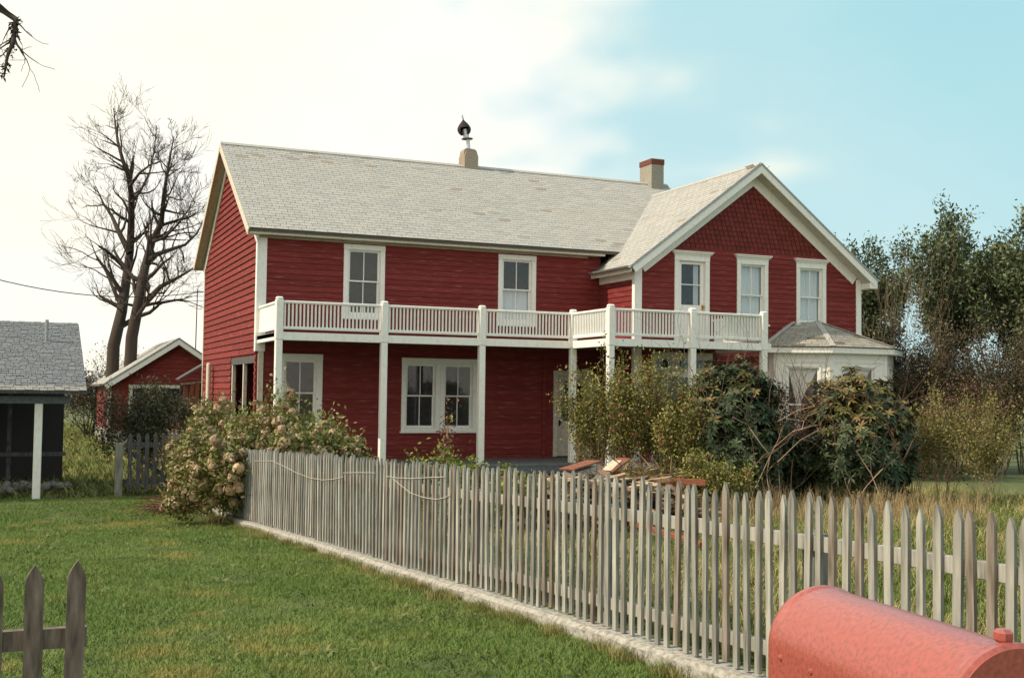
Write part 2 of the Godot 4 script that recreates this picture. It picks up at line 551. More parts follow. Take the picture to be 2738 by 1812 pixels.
# ---------------------------------------------------------------- walls
func wall_core(T: Transform3D, u0: float, u1: float, v0: float, v1: float, holes: Array, th: float, mb: MB) -> void:
	var us := [u0, u1]
	for h in holes:
		us.append(h.position.x); us.append(h.end.x)
	us.sort()
	for i in us.size() - 1:
		var a: float = us[i]
		var b: float = us[i + 1]
		if b - a < 0.001 or a < u0 - 0.001 or b > u1 + 0.001:
			continue
		var mid := (a + b) * 0.5
		var cuts := []
		for h in holes:
			if mid > h.position.x and mid < h.end.x:
				cuts.append(Vector2(h.position.y, h.end.y))
		cuts.sort_custom(func(p, q): return p.x < q.x)
		var y := v0
		for cset in cuts:
			if cset.x > y + 0.001:
				mb.obox(T * Transform3D(Basis(), Vector3(mid, (y + cset.x) * 0.5, -th * 0.5)), Vector3(b - a, cset.x - y, th))
			y = cset.y
		if v1 > y + 0.001:
			mb.obox(T * Transform3D(Basis(), Vector3(mid, (y + v1) * 0.5, -th * 0.5)), Vector3(b - a, v1 - y, th))

func board_into(mb: MB, T: Transform3D, a0: float, b0: float, a1: float, b1: float, vb: float, vt: float, zb := 0.026) -> void:
	var zt := 0.006
	var k := 0.003
	var p := [T * Vector3(a0, vb, k), T * Vector3(b0, vb, k), T * Vector3(b1, vt, k), T * Vector3(a1, vt, k)]
	var q := [T * Vector3(a0, vb, zb), T * Vector3(b0, vb, zb), T * Vector3(b1, vt, zt), T * Vector3(a1, vt, zt)]
	var nz := T.basis.z
	mb.quad(q[0], q[1], q[2], q[3], nz)
	mb.quad(p[0], p[1], q[1], q[0], -T.basis.y)
	mb.quad(p[3], p[2], q[2], q[3], T.basis.y)
	mb.quad(p[0], q[0], q[3], p[3], -T.basis.x)
	mb.quad(p[1], q[1], q[2], p[2], T.basis.x)

func clapboards(T: Transform3D, v0: float, v1: float, ex: float, holes: Array, lim: Callable, parent: Node3D, single: bool, zb := 0.026, joint := 0.0) -> int:
	var v := v0
	var n := 0
	var joined := MB.new()
	while v < v1 - 0.02:
		var e := minf(ex, v1 - v)
		var lb: Vector2 = lim.call(v)
		var lt: Vector2 = lim.call(v + e)
		if lb.y - lb.x > 0.05:
			if lt.y < lt.x:
				lt = Vector2((lb.x + lb.y) * 0.5, (lb.x + lb.y) * 0.5 + 0.002)
			var runs := [[lb.x, lb.y, lt.x, lt.y]]
			for h in holes:
				if v + e <= h.position.y + 0.002 or v >= h.end.y - 0.002:
					continue
				var nx := []
				for r in runs:
					if h.end.x <= r[0] or h.position.x >= r[1]:
						nx.append(r)
						continue
					if h.position.x > r[0] + 0.02:
						nx.append([r[0], h.position.x, r[2], h.position.x])
					if h.end.x < r[1] - 0.02:
						nx.append([h.end.x, r[1], h.end.x, r[3]])
				runs = nx
			for r in runs:
				var dv := rng.randf_range(-0.002, 0.002)
				if joint > 0.0 and r[1] - r[0] > 1.6 and rng.randf() < joint:
					var cut := rng.randf_range(r[0] + 0.5, r[1] - 0.5)
					cut = clampf(cut, maxf(r[0], r[2]) + 0.2, minf(r[1], r[3]) - 0.2)
					var m2 := MB.new()
					board_into(m2, T, cut + 0.004, r[1], cut + 0.004, r[3], v - dv, v + e + 0.004, zb)
					part("clapboard", m2, M.red[rng.randi() % 4], parent)
					r[1] = cut
					r[3] = cut
				if single:
					var mb := MB.new()
					board_into(mb, T, r[0], r[1], r[2], r[3], v + dv, v + e + 0.004, zb)
					part("clapboard", mb, M.red[rng.randi() % 4], parent)
					n += 1
				else:
					board_into(joined, T, r[0], r[1], r[2], r[3], v + dv, v + e + 0.004, zb)
		v += ex
	if not single and joined.v.size():
		var o := part("clapboards", joined, M.red[0], parent)
		o.set_meta("kind", "stuff")
	return n

# double-hung window: casing outer rectangle u0..u1, v0..v1; returns the hole
func window(house: Node3D, T: Transform3D, u0: float, u1: float, v0: float, v1: float, o := {}) -> Rect2:
	var cw: float = o.get("cw", 0.115)
	var hw: float = o.get("hw", 0.13)
	var sh: float = o.get("sh", 0.12)
	var split: float = o.get("meet", 0.5)
	var bars: int = o.get("bars", 1)
	var a := u0 + cw
	var b := u1 - cw
	var c := v0 + sh
	var d := v1 - hw
	var mb := MB.new()
	var z1 := 0.045
	var B := func(m: MB, p0: float, p1: float, q0: float, q1: float, zz0: float, zz1: float, ch := 0.006):
		m.cbox(T * Transform3D(Basis(), Vector3((p0 + p1) * 0.5, (q0 + q1) * 0.5, (zz0 + zz1) * 0.5)), Vector3(p1 - p0, q1 - q0, zz1 - zz0), ch)
	B.call(mb, u0, a, v0 + 0.05, d, 0.0, z1)
	B.call(mb, b, u1, v0 + 0.05, d, 0.0, z1)
	B.call(mb, u0 - 0.004, u1 + 0.004, d + 0.001, v1, 0.0, z1 + 0.004)
	# reveal inside the wall
	B.call(mb, a - 0.02, a + 0.012, c, d, -0.13, -0.002, 0.002)
	B.call(mb, b - 0.012, b + 0.02, c, d, -0.13, -0.002, 0.002)
	B.call(mb, a + 0.012, b - 0.012, d - 0.012, d + 0.02, -0.13, -0.002, 0.002)
	var w: MeshInstance3D = part("window", mb, M.white, house)
	var s := MB.new()
	B.call(s, u0 - 0.03, u1 + 0.03, v0 + 0.002, v0 + 0.05, 0.0, 0.085)
	B.call(s, a, b, v0 + 0.05, c, -0.12, 0.03)
	part("sill", s, M.white, w)
	if o.get("cornice", false):
		var cn := MB.new()
		B.call(cn, u0 - 0.02, u1 + 0.02, v1 + 0.002, v1 + 0.05, 0.0, 0.06)
		B.call(cn, u0 - 0.06, u1 + 0.06, v1 + 0.05, v1 + 0.09, 0.0, 0.10)
		B.call(cn, u0 - 0.085, u1 + 0.085, v1 + 0.09, v1 + 0.12, 0.0, 0.13)
		part("cornice", cn, M.white, w)
	var fr := 0.045
	var mid := lerpf(c, d, split)
	for k in 2:
		var lo := c if k == 0 else mid - 0.018
		var hi := mid + 0.018 if k == 0 else d
		var zo := -0.085 if k == 0 else -0.045
		var sa := MB.new()
		var lower := fr + 0.02 if k == 0 else 0.036
		var upper := 0.036 if k == 0 else fr
		B.call(sa, a + 0.012, a + 0.012 + fr, lo, hi, zo - 0.018, zo + 0.018, 0.003)
		B.call(sa, b - 0.012 - fr, b - 0.012, lo, hi, zo - 0.018, zo + 0.018, 0.003)
		B.call(sa, a + 0.012 + fr, b - 0.012 - fr, lo, lo + lower, zo - 0.018, zo + 0.018, 0.003)
		B.call(sa, a + 0.012 + fr, b - 0.012 - fr, hi - upper, hi, zo - 0.018, zo + 0.018, 0.003)
		part("sash", sa, M.white, w)
		var g0 := a + 0.012 + fr
		var g1 := b - 0.012 - fr
		var nb := bars + 1
		for j in nb:
			var p0 := lerpf(g0, g1, float(j) / nb) + (0.011 if j > 0 else 0.0)
			var p1 := lerpf(g0, g1, float(j + 1) / nb) - (0.011 if j < nb - 1 else 0.0)
			var pn := MB.new()
			pn.obox(T * Transform3D(Basis(Vector3.UP, rng.randf_range(-0.004, 0.004)), Vector3((p0 + p1) * 0.5, (lo + lower + hi - upper) * 0.5, zo)), Vector3(p1 - p0 - 0.002, hi - upper - lo - lower - 0.002, 0.004))
			part("pane", pn, M.glass, w)
			if j > 0:
				var mu := MB.new()
				B.call(mu, p0 - 0.022, p0 - 0.0, lo + lower, hi - upper, zo - 0.012, zo + 0.014, 0.003)
				part("muntin", mu, M.white, w)
	# curtains and blinds: [u from, u to, v from, v to] as fractions of the opening
	for cu in o.get("curtains", []):
		drape(w, T, lerpf(a, b, cu[0]), lerpf(a, b, cu[1]), lerpf(c, d, cu[2]), lerpf(c, d, cu[3]), -0.15, M.curtain)
	return Rect2(a - 0.012, c - 0.03, b - a + 0.024, d - c + 0.05)

func drape(w: Node3D, T: Transform3D, u0: float, u1: float, v0: float, v1: float, z: float, m: Material) -> void:
	var mb := MB.new()
	var k := 28
	for i in k:
		var a := lerpf(u0, u1, float(i) / k)
		var b := lerpf(u0, u1, float(i + 1) / k)
		var za := z + 0.012 * sin(i * 1.3) + 0.006 * sin(i * 0.37)
		var zb := z + 0.012 * sin((i + 1) * 1.3) + 0.006 * sin((i + 1) * 0.37)
		mb.quad(T * Vector3(a, v0, za), T * Vector3(b, v0, zb), T * Vector3(b, v1, zb), T * Vector3(a, v1, za), T.basis.z)
	part("curtain", mb, m, w)

# half-glazed door with casing
func door(house: Node3D, T: Transform3D, u0: float, u1: float, v0: float, v1: float, o := {}) -> Rect2:
	var cw: float = o.get("cw", 0.13)
	var a := u0 + cw
	var b := u1 - cw
	var d := v1 - cw
	var B := func(m: MB, p0: float, p1: float, q0: float, q1: float, zz0: float, zz1: float, ch := 0.006):
		m.cbox(T * Transform3D(Basis(), Vector3((p0 + p1) * 0.5, (q0 + q1) * 0.5, (zz0 + zz1) * 0.5)), Vector3(p1 - p0, q1 - q0, zz1 - zz0), ch)
	var mb := MB.new()
	B.call(mb, u0, a, v0, d, -0.12, 0.045)
	B.call(mb, b, u1, v0, d, -0.12, 0.045)
	B.call(mb, u0 - 0.004, u1 + 0.004, d + 0.001, v1, -0.12, 0.049)
	var w: MeshInstance3D = part("door", mb, o.get("mat", M.white), house)
	if o.get("cornice", false):
		var cn := MB.new()
		B.call(cn, u0 - 0.02, u1 + 0.02, v1 + 0.002, v1 + 0.05, 0.0, 0.06)
		B.call(cn, u0 - 0.06, u1 + 0.06, v1 + 0.05, v1 + 0.09, 0.0, 0.10)
		B.call(cn, u0 - 0.085, u1 + 0.085, v1 + 0.09, v1 + 0.12, 0.0, 0.13)
		part("cornice", cn, M.white, w)
	var g0: float = o.get("g0", a + 0.13)
	var g1: float = o.get("g1", b - 0.13)
	var h0: float = o.get("h0", v0 + 0.95)
	var h1: float = o.get("h1", d - 0.14)
	var lf := MB.new()
	B.call(lf, a + 0.004, g0, v0 + 0.01, d - 0.004, -0.075, -0.03)
	B.call(lf, g1, b - 0.004, v0 + 0.01, d - 0.004, -0.075, -0.03)
	B.call(lf, g0, g1, h1, d - 0.004, -0.075, -0.03)
	B.call(lf, g0, g1, h0 - 0.16, h0, -0.075, -0.03)
	B.call(lf, g0, g1, v0 + 0.01, v0 + 0.22, -0.075, -0.03)
	part("leaf", lf, o.get("mat", M.white), w)
	var pl := MB.new()
	B.call(pl, g0 + 0.03, g1 - 0.03, v0 + 0.25, h0 - 0.19, -0.065, -0.045, 0.008)
	B.call(pl, g0, g1, v0 + 0.22, h0 - 0.16, -0.062, -0.056, 0.001)
	part("panel", pl, o.get("mat", M.white), w)
	for k in 2:
		var hm := (h0 + h1) * 0.5
		var q0 := h0 if k == 0 else hm + 0.012
		var q1 := hm - 0.012 if k == 0 else h1
		if not o.get("bar", true):
			q0 = h0
			q1 = h1
		var pn := MB.new()
		pn.obox(T * Transform3D(Basis(), Vector3((g0 + g1) * 0.5, (q0 + q1) * 0.5, -0.055)), Vector3(g1 - g0 - 0.004, q1 - q0 - 0.004, 0.004))
		part("pane", pn, M.glass, w)
		if not o.get("bar", true):
			break
	if o.get("bar", true):
		var mu := MB.new()
		B.call(mu, g0, g1, (h0 + h1) * 0.5 - 0.012, (h0 + h1) * 0.5 + 0.012, -0.07, -0.035, 0.003)
		part("muntin", mu, o.get("mat", M.white), w)
	var kn := MB.new()
	var ku: float = o.get("knob", a + 0.07)
	kn.cbox(T * Transform3D(Basis(), Vector3(ku, h0 - 0.06, -0.027)), Vector3(0.05, 0.15, 0.008), 0.003)
	kn.lathe(T * Transform3D(Basis(Vector3.RIGHT, PI / 2), Vector3(ku, h0 - 0.04, -0.022)), [Vector2(0.008, 0.0), Vector2(0.01, 0.03), Vector2(0.027, 0.04), Vector2(0.03, 0.055), Vector2(0.02, 0.068), Vector2(0.001, 0.07)], 10)
	part("door_knob", kn, o.get("knob_mat", M.iron), w)
	for cu in o.get("curtains", []):
		drape(w, T, lerpf(g0, g1, cu[0]), lerpf(g0, g1, cu[1]), lerpf(h0, h1, cu[2]), lerpf(h0, h1, cu[3]), -0.13, M.curtain)
	return Rect2(a - 0.03, v0 - 0.02, b - a + 0.06, d - v0 + 0.04)

# asphalt tabs on a roof slope: origin at the lower left corner, u along the eave, s up the slope
func tab_mesh(w: float, h: float) -> ArrayMesh:
	var mb := MB.new()
	tab_into(mb, Transform3D(), w, h)
	return mb.mesh()
func tab_into(mb: MB, t: Transform3D, w: float, h: float) -> void:
	var a := t * Vector3(0, 0.013, 0)
	var b := t * Vector3(w, 0.013, 0)
	var c := t * Vector3(w, 0.005, h)
	var d := t * Vector3(0, 0.005, h)
	var y := t.basis.y
	mb.quad(a, b, c, d, y)
	mb.quad(a, b, t * Vector3(w, 0, 0), t * Vector3(0, 0, 0), -t.basis.z)
	mb.quad(b, c, t * Vector3(w, 0, h), t * Vector3(w, 0, 0), t.basis.x)
	mb.quad(a, d, t * Vector3(0, 0, h), t * Vector3(0, 0, 0), -t.basis.x)

func shingle_slope(parent: Node3D, origin: Vector3, u: Vector3, s: Vector3, wu: float, ws: float, singles: int, inside: Callable) -> void:
	var n := s.cross(u).normalized()
	if n.y < 0:
		n = -n
	var ex := 0.148
	var tw := 0.312
	var list := []
	var rows := int(ceil(ws / ex))
	for r in rows:
		var off := (tw * 0.5 if r % 2 == 1 else 0.0) + rng.randf_range(-0.012, 0.012)
		var x := -off
		while x < wu - 0.01:
			var a := maxf(x, 0.0)
			var b := minf(x + tw - 0.013, wu)
			var h := minf(ex + 0.012, ws - r * ex)
			if b - a > 0.03 and h > 0.02:
				var p := origin + u * a + s * (r * ex) + n * rng.randf_range(0.0, 0.003)
				if inside.call(p + u * (b - a) * 0.5):
					list.append([p, b - a, h, p.distance_to(cam_pos), r])
			x += tw
	list.sort_custom(func(p, q): return p[3] < q[3])
	var cache := {}
	var mb := MB.new()
	var tones := [Color(.49, .5, .495), Color(.525, .53, .525), Color(.47, .475, .472), Color(.54, .535, .515), Color(.505, .505, .49), Color(.41, .405, .385), Color(.385, .345, .3)]
	var fn := noise(0.5, 77, 3)
	for i in list.size():
		var e: Array = list[i]
		var t := Transform3D(Basis(u, n, s), e[0])
		if i < singles:
			var key := "%d_%d" % [int(e[1] * 200), int(e[2] * 200)]
			if not cache.has(key):
				cache[key] = tab_mesh(e[1], e[2])
			put("shingle", cache[key], M.shingle[rng.randi() % 5], parent, t)
		else:
			var q: Vector3 = e[0]
			var k := rng.randi() % 5
			var chance := 0.006 + 0.06 * smoothstep(0.1, 0.5, fn.get_noise_3dv(q)) + (0.16 if e[4] > rows - 7 and q.x < 5.0 else 0.0)
			if rng.randf() < chance:
				k = 5 if rng.randf() < 0.65 else 6
			mb.tint = tones[k]
			tab_into(mb, t, e[1], e[2])
	if mb.v.size():
		var o := part("shingles", mb, M.shingle_mix, parent)
		o.set_meta("kind", "stuff")

func railing(house: Node3D, a: Vector3, b: Vector3, top := 3.62) -> MeshInstance3D:
	var mb := MB.new()
	var up := Vector3.UP
	bar(mb, Vector3(a.x, top - 0.03, a.z), Vector3(b.x, top - 0.03, b.z), 0.09, 0.06, up, 0.012)
	var r := part("railing", mb, M.white, house)
	var lo := MB.new()
	bar(lo, Vector3(a.x, 3.025, a.z), Vector3(b.x, 3.025, b.z), 0.07, 0.065, up, 0.008)
	part("bottom_rail", lo, M.white, r)
	var len := a.distance_to(b)
	var n := int(round(len / 0.084))
	var bm := MB.new()
	bm.cbox(Transform3D(), Vector3(0.036, top - 0.06 - 3.057, 0.036), 0.004)
	var me := bm.mesh()
	var dir := (b - a) / len
	var yaw := atan2(-dir.z, dir.x)
	for k in n:
		var p := a + dir * (len * (k + 0.5) / n)
		put("baluster", me, M.white, r, Transform3D(Basis(Vector3.UP, yaw + rng.randf_range(-0.03, 0.03)), Vector3(p.x, (top - 0.06 + 3.057) * 0.5, p.z)))
	return r
# ---------------------------------------------------------------- farmhouse
func build_farmhouse() -> void:
	var H := thing("farmhouse", Vector3.ZERO, "large red clapboard farmhouse with white trim and a two-storey porch", "house")
	var D := 8.45
	var G0 := 9.087
	var G1 := 16.163
	var GZ := 1.883
	var RY := 8.30
	var EY := 5.43
	var SL := (RY - EY) / (0.327 + D * 0.5)
	var GA := 7.752
	var GX := (G0 + G1) * 0.5
	var GS := 0.75
	var GEY := GA - GS * (GX - (G0 - 0.327))
	var TF := Transform3D(Basis(), Vector3.ZERO)
	var TL := Transform3D(Basis(Vector3(0, 0, 1), Vector3.UP, Vector3(-1, 0, 0)), Vector3(0, 0, -D))
	var TG := Transform3D(Basis(), Vector3(0, 0, GZ))
	var TS := Transform3D(Basis(Vector3(0, 0, 1), Vector3.UP, Vector3(-1, 0, 0)), Vector3(G0, 0, 0))
	# ---- windows and doors of the main front
	var hf := []
	hf.append(window(H, TF, 2.05, 3.09, 3.40, 5.235, {"meet": 0.52}))
	hf.append(window(H, TF, 6.12, 7.18, 3.37, 5.225, {"meet": 0.52, "curtains": [[0.0, 1.0, 0.0, 0.52]]}))
	hf.append(window(H, TF, 0.52, 1.58, 0.70, 2.53, {"meet": 0.5, "cw": 0.14, "hw": 0.15}))
	hf.append(window(H, TF, 3.57, 4.575, 0.64, 2.50, {"meet": 0.505, "hw": 0.15}))
	hf.append(window(H, TF, 4.579, 5.575, 0.64, 2.50, {"meet": 0.505, "hw": 0.15}))
	hf.append(door(H, TF, 7.72, 8.88, 0.02, 2.26, {"mat": M.white_old, "bar": false, "h0": 0.95, "h1": 1.99, "g0": 7.98, "g1": 8.62, "knob": 7.93}))
	var fl := func(_v: float) -> Vector2: return Vector2(0.19, G0 - 0.03)
	var mb := MB.new()
	wall_core(TF, 0.0, G0, -0.05, 5.30, hf, 0.14, mb)
	var fw := part("front_wall", mb, M.red_dark, H)
	clapboards(TF, 2.95, 5.25, 0.135, hf, fl, fw, true, 0.026, 0.3)
	clapboards(TF, -0.02, 2.74, 0.125, hf, fl, fw, true)
	# ---- left end wall with the opened-up corner
	var hl := [Rect2(D - 3.42, 1.0, 3.28, 1.46)]
	var ll := func(v: float) -> Vector2:
		if v < EY - 0.05:
			return Vector2(0.0, D - 0.002)
		var half := (RY - 0.13 - v) / SL
		return Vector2(maxf(0.0, D * 0.5 - half), minf(D, D * 0.5 + half))
	mb = MB.new()
	wall_core(TL, 0.0, D - 0.14, -0.5, EY - 0.05, hl, 0.14, mb)
	mb.prism(PackedVector2Array([Vector2(0, EY - 0.05), Vector2(D - 0.14, EY - 0.05), Vector2(D - 0.14, EY + 0.05), Vector2(D * 0.5, RY - 0.16), Vector2(0, EY + 0.05)]), TL * Transform3D(Basis(), Vector3(0, 0, -0.07)), 0.14)
	var lw := part("left_wall", mb, M.red_dark, H)
	clapboards(TL, -0.45, RY - 0.2, 0.165, hl, ll, lw, true, 0.04, 0.45)
	# header, studs and brace in the opening
	boxpart("header", Vector3(-0.012, 2.30, -3.42), Vector3(0.10, 2.46, -0.14), M.dark_wood, lw)
	for zz in [-3.27, -1.66]:
		boxpart("stud", Vector3(-0.01, 0.9, zz - 0.05), Vector3(0.08, 2.30, zz + 0.05), M.white_old, lw, 0.004)
	boxpart("stud", Vector3(-0.005, 0.9, -0.24), Vector3(0.09, 2.30, -0.15), M.red_board, lw)
	mb = MB.new()
	bar(mb, Vector3(0.9, 2.42, -1.9), Vector3(0.9, 1.55, -0.4), 0.05, 0.16, Vector3.UP)
	part("brace", mb, M.white_old, lw)
	mb = MB.new()
	mb.box(Vector3(2.6, -0.1, -8.3), Vector3(2.7, 2.74, -0.14))
	mb.box(Vector3(0.15, -0.1, -4.3), Vector3(2.6, 2.74, -4.2))
	part("inner_wall", mb, M.red_dark, H)
	# ---- gable wing side wall
	mb = MB.new()
	wall_core(TS, -0.1, GZ - 0.14, -0.05, 4.86, [], 0.14, mb)
	var sw := part("side_wall", mb, M.red_dark, H)
	var sl := func(_v: float) -> Vector2: return Vector2(0.03, GZ - 0.01)
	clapboards(TS, 2.95, 4.57, 0.135, [], sl, sw, true)
	clapboards(TS, -0.02, 2.74, 0.135, [], sl, sw, false)
	# ---- gable wing front wall
	var hg := []
	hg.append(door(H, TG, 10.22, 11.27, 2.97, 5.24, {"cornice": true, "h0": 3.98, "h1": 5.03, "g0": 10.46, "g1": 11.03, "knob": 11.09, "knob_mat": M.brass, "curtains": [[0.0, 0.1, 0.0, 1.0], [0.72, 1.0, 0.0, 1.0]]}))
	hg.append(window(H, TG, 12.12, 13.10, 3.50, 5.25, {"cornice": true, "meet": 0.47, "sh": 0.1, "curtains": [[0.0, 1.0, 0.0, 1.0]]}))
	hg.append(window(H, TG, 14.02, 15.00, 3.55, 5.25, {"cornice": true, "meet": 0.47, "sh": 0.1, "curtains": [[0.0, 1.0, 0.0, 1.0]]}))
	# front entrance with transom and side lights
	var eh := entrance(H, TG)
	hg.append(eh)
	var gl := func(v: float) -> Vector2:
		var half := (GA - 0.16 - v) / GS
		return Vector2(maxf(G0 + 0.18, GX - half), minf(G1 - 0.14, GX + half))
	mb = MB.new()
	wall_core(TG, G0, G1, -0.3, 4.86, hg, 0.14, mb)
	wall_core(TG, 10.1, 15.1, 4.86, 5.42, hg, 0.14, mb)
	mb.prism(PackedVector2Array([Vector2(G0, 4.86), Vector2(10.1, 4.86), Vector2(10.1, 5.42)]), TG * Transform3D(Basis(), Vector3(0, 0, -0.07)), 0.14)
	mb.prism(PackedVector2Array([Vector2(15.1, 4.86), Vector2(G1, 4.86), Vector2(15.1, 5.42)]), TG * Transform3D(Basis(), Vector3(0, 0, -0.07)), 0.14)
	mb.prism(PackedVector2Array([Vector2(10.1, 5.42), Vector2(15.1, 5.42), Vector2(15.1, 5.6), Vector2(GX, GA - 0.18), Vector2(10.1, 5.6)]), TG * Transform3D(Basis(), Vector3(0, 0, -0.07)), 0.14)
	var gw := part("gable_wall", mb, M.red_dark, H)
	clapboards(TG, 2.95, 5.44, 0.1315, hg, gl, gw, true)
	clapboards(TG, -0.02, 2.74, 0.135, hg, gl, gw, false)
	# fish-scale shingles in the gable
	var fs := MB.new()
	var pts := PackedVector2Array([Vector2(-0.068, 0.15), Vector2(-0.068, 0.04)])
	for k in 7:
		var an := PI + PI * k / 6.0
		pts.append(Vector2(0.068 * cos(an), 0.045 + 0.045 * sin(an)))
	pts.append(Vector2(0.068, 0.04))
	pts.append(Vector2(0.068, 0.15))
	fs.prism(pts, Transform3D(), 0.014)
	var fm := fs.mesh()
	var row := 0
	var v := 5.44
	while v < 7.22:
		var half := (GA - 0.30 - v) / GS
		var u := GX - half + (0.07 if row % 2 == 1 else 0.0)
		while u < GX + half:
			var t := TG * Transform3D(Basis(Vector3.RIGHT, -0.09), Vector3(u, v, 0.018 + rng.randf_range(0, 0.003)))
			put("fish_scale_shingle", fm, M.red[rng.randi() % 4], gw, t)
			u += 0.14
		v += 0.128
		row += 1
	# ---- the walls that stand out of sight
	mb = MB.new()
	mb.box(Vector3(G1 - 0.14, -0.5, -D + 0.14), Vector3(G1, 4.86, GZ - 0.14))
	mb.box(Vector3(0.0, -0.5, -D), Vector3(G1, 4.86, -D + 0.14))
	mb.box(Vector3(0.0, 4.86, -D), Vector3(13.4, EY, -D + 0.14))
	mb.prism(PackedVector2Array([Vector2(0, 4.0), Vector2(D, 4.0), Vector2(D, EY), Vector2(D * 0.5, RY - 0.16), Vector2(0, EY)]), Transform3D(Basis(Vector3(0, 0, 1), Vector3.UP, Vector3(-1, 0, 0)), Vector3(13.35, 0, -D)), 0.1)
	part("rear_wall", mb, M.red_dark, H)
	mb = MB.new()
	mb.box(Vector3(0.14, 2.76, -D + 0.14), Vector3(G1 - 0.15, 2.9, -0.14))
	mb.box(Vector3(G0 + 0.14, 2.76, -0.14), Vector3(G1 - 0.15, 2.9, GZ - 0.14))
	mb.box(Vector3(0.14, -0.2, -D + 0.14), Vector3(G1 - 0.15, -0.06, -0.14))
	mb.box(Vector3(G0 + 0.14, -0.2, -0.14), Vector3(G1 - 0.15, -0.06, GZ - 0.14))
	part("storey_floor", mb, M.brown_wood, H)
	mb = MB.new()
	mb.box(Vector3(0.02, -0.7, -0.14), Vector3(G0, -0.05, -0.02))
	mb.box(Vector3(G0, -0.7, GZ - 0.15), Vector3(G1, -0.3, GZ - 0.03))
	part("foundation", mb, M.rock_found, H)
	# ---- corner boards, friezes
	boxpart("corner_board", Vector3(-0.046, 2.57, -0.12), Vector3(-0.001, 5.30, 0.04), M.white, H, 0.004)
	boxpart("corner_board", Vector3(0.0, 2.57, 0.002), Vector3(0.188, 5.26, 0.04), M.white, H, 0.004)
	boxpart("corner_board", Vector3(0.03, -0.05, 0.002), Vector3(0.16, 2.568, 0.036), M.white_old, H, 0.004)
	boxpart("corner_board", Vector3(-0.046, -0.4, -D - 0.03), Vector3(-0.001, 5.2, -D + 0.10), M.white_old, H, 0.004)
	boxpart("corner_board", Vector3(G0 - 0.036, -0.1, GZ - 0.10), Vector3(G0 - 0.001, 4.8, GZ + 0.036), M.white, H, 0.004)
	boxpart("corner_board", Vector3(G0, -0.1, GZ + 0.002), Vector3(G0 + 0.178, 4.9, GZ + 0.036), M.white, H, 0.004)
	boxpart("corner_board", Vector3(G1 - 0.14, -0.1, GZ + 0.002), Vector3(G1 + 0.036, 4.9, GZ + 0.036), M.white, H, 0.004)
	boxpart("frieze_board", Vector3(-0.03, 5.255, 0.002), Vector3(G0 - 0.4, 5.42, 0.05), M.soffit, H, 0.004)
	boxpart("fascia_board", Vector3(-0.28, 5.305, 0.27), Vector3(G0 - 0.02, 5.375, 0.30), M.white_old, H, 0.004)
	boxpart("soffit_board", Vector3(-0.26, 5.30, 0.052), Vector3(G0 - 0.1, 5.318, 0.27), M.soffit, H)
	boxpart("frieze_board", Vector3(G0 - 0.045, 4.565, 0.0), Vector3(G0 - 0.002, 4.86, GZ), M.white, H, 0.004)
	boxpart("soffit_board", Vector3(G0 - 0.30, 4.80, 0.1), Vector3(G0 - 0.046, 4.815, GZ + 0.36), M.white_old, H)
	boxpart("red_trim_board", Vector3(7.40, 0.0, 0.026), Vector3(7.50, 2.7, 0.045), M.red[0], H)
	# ---- main roof
	var th := 0.07
	mb = MB.new()
	var TX := Transform3D(Basis(Vector3(0, 0, 1), Vector3.UP, Vector3(-1, 0, 0)), Vector3((-0.30 + 13.63) * 0.5, 0, 0))
	mb.prism(PackedVector2Array([Vector2(0.327, EY), Vector2(-D * 0.5, RY), Vector2(-D - 0.327, EY), Vector2(-D - 0.327, EY - th), Vector2(-D * 0.5, RY - th * 1.25), Vector2(0.327, EY - th)]), TX, 13.93)
	var mr := part("main_roof", mb, M.roof_core, H)
	var sdir := Vector3(0, RY - EY, -(0.327 + D * 0.5))
	var slen := sdir.length()
	var in_main := func(p: Vector3) -> bool:
		return p.x < 9.3 or p.y > GA - GS * absf(GX - p.x) - 0.35
	shingle_slope(mr, Vector3(-0.31, EY + 0.004, 0.345), Vector3.RIGHT, sdir.normalized(), 13.94, slen - 0.02, 290, in_main)
	mb = MB.new()
	bar(mb, Vector3(-0.31, RY + 0.0, -D * 0.5 + 0.07), Vector3(13.63, RY + 0.0, -D * 0.5 + 0.07), 0.16, 0.02, sdir.normalized().cross(Vector3.RIGHT))
	part("ridge_cap", mb, M.shingle[4], mr)
	# rake boards, soffits and friezes of the left gable
	for s in [1.0, -1.0]:
		var e := Vector3(-0.315, EY - 0.10, -D * 0.5 + s * (D * 0.5 + 0.327))
		var r := Vector3(-0.315, RY - 0.10, -D * 0.5)
		mb = MB.new()
		bar(mb, e, r, 0.028, 0.17, Vector3(0, 1, s * 0.6).normalized(), 0.004)
		part("rake_board", mb, M.white_old, H)
		mb = MB.new()
		bar(mb, Vector3(-0.16, e.y - 0.045, e.z), Vector3(-0.16, r.y - 0.045, r.z), 0.28, 0.02, Vector3(0, 1, s * 0.6).normalized())
		part("soffit_board", mb, M.soffit, H)
		mb = MB.new()
		bar(mb, Vector3(-0.036, e.y - 0.13, e.z - s * 0.28), Vector3(-0.036, r.y - 0.16, r.z), 0.045, 0.20, Vector3(0, 1, s * 0.6).normalized(), 0.004)
		part("frieze_board", mb, M.white, H)
	# ---- gable wing roof
	mb = MB.new()
	var TZ := Transform3D(Basis(), Vector3(0, 0, (2.26 - 8.7) * 0.5))
	mb.prism(PackedVector2Array([Vector2(G0 - 0.327, GEY), Vector2(GX, GA), Vector2(G1 + 0.327, GEY), Vector2(G1 + 0.327, GEY - th), Vector2(GX, GA - th * 1.25), Vector2(G0 - 0.327, GEY - th)]), TZ, 10.96)
	var gr := part("gable_roof", mb, M.roof_core, H)
	var gd := Vector3(GX - G0 + 0.327, GA - GEY, 0)
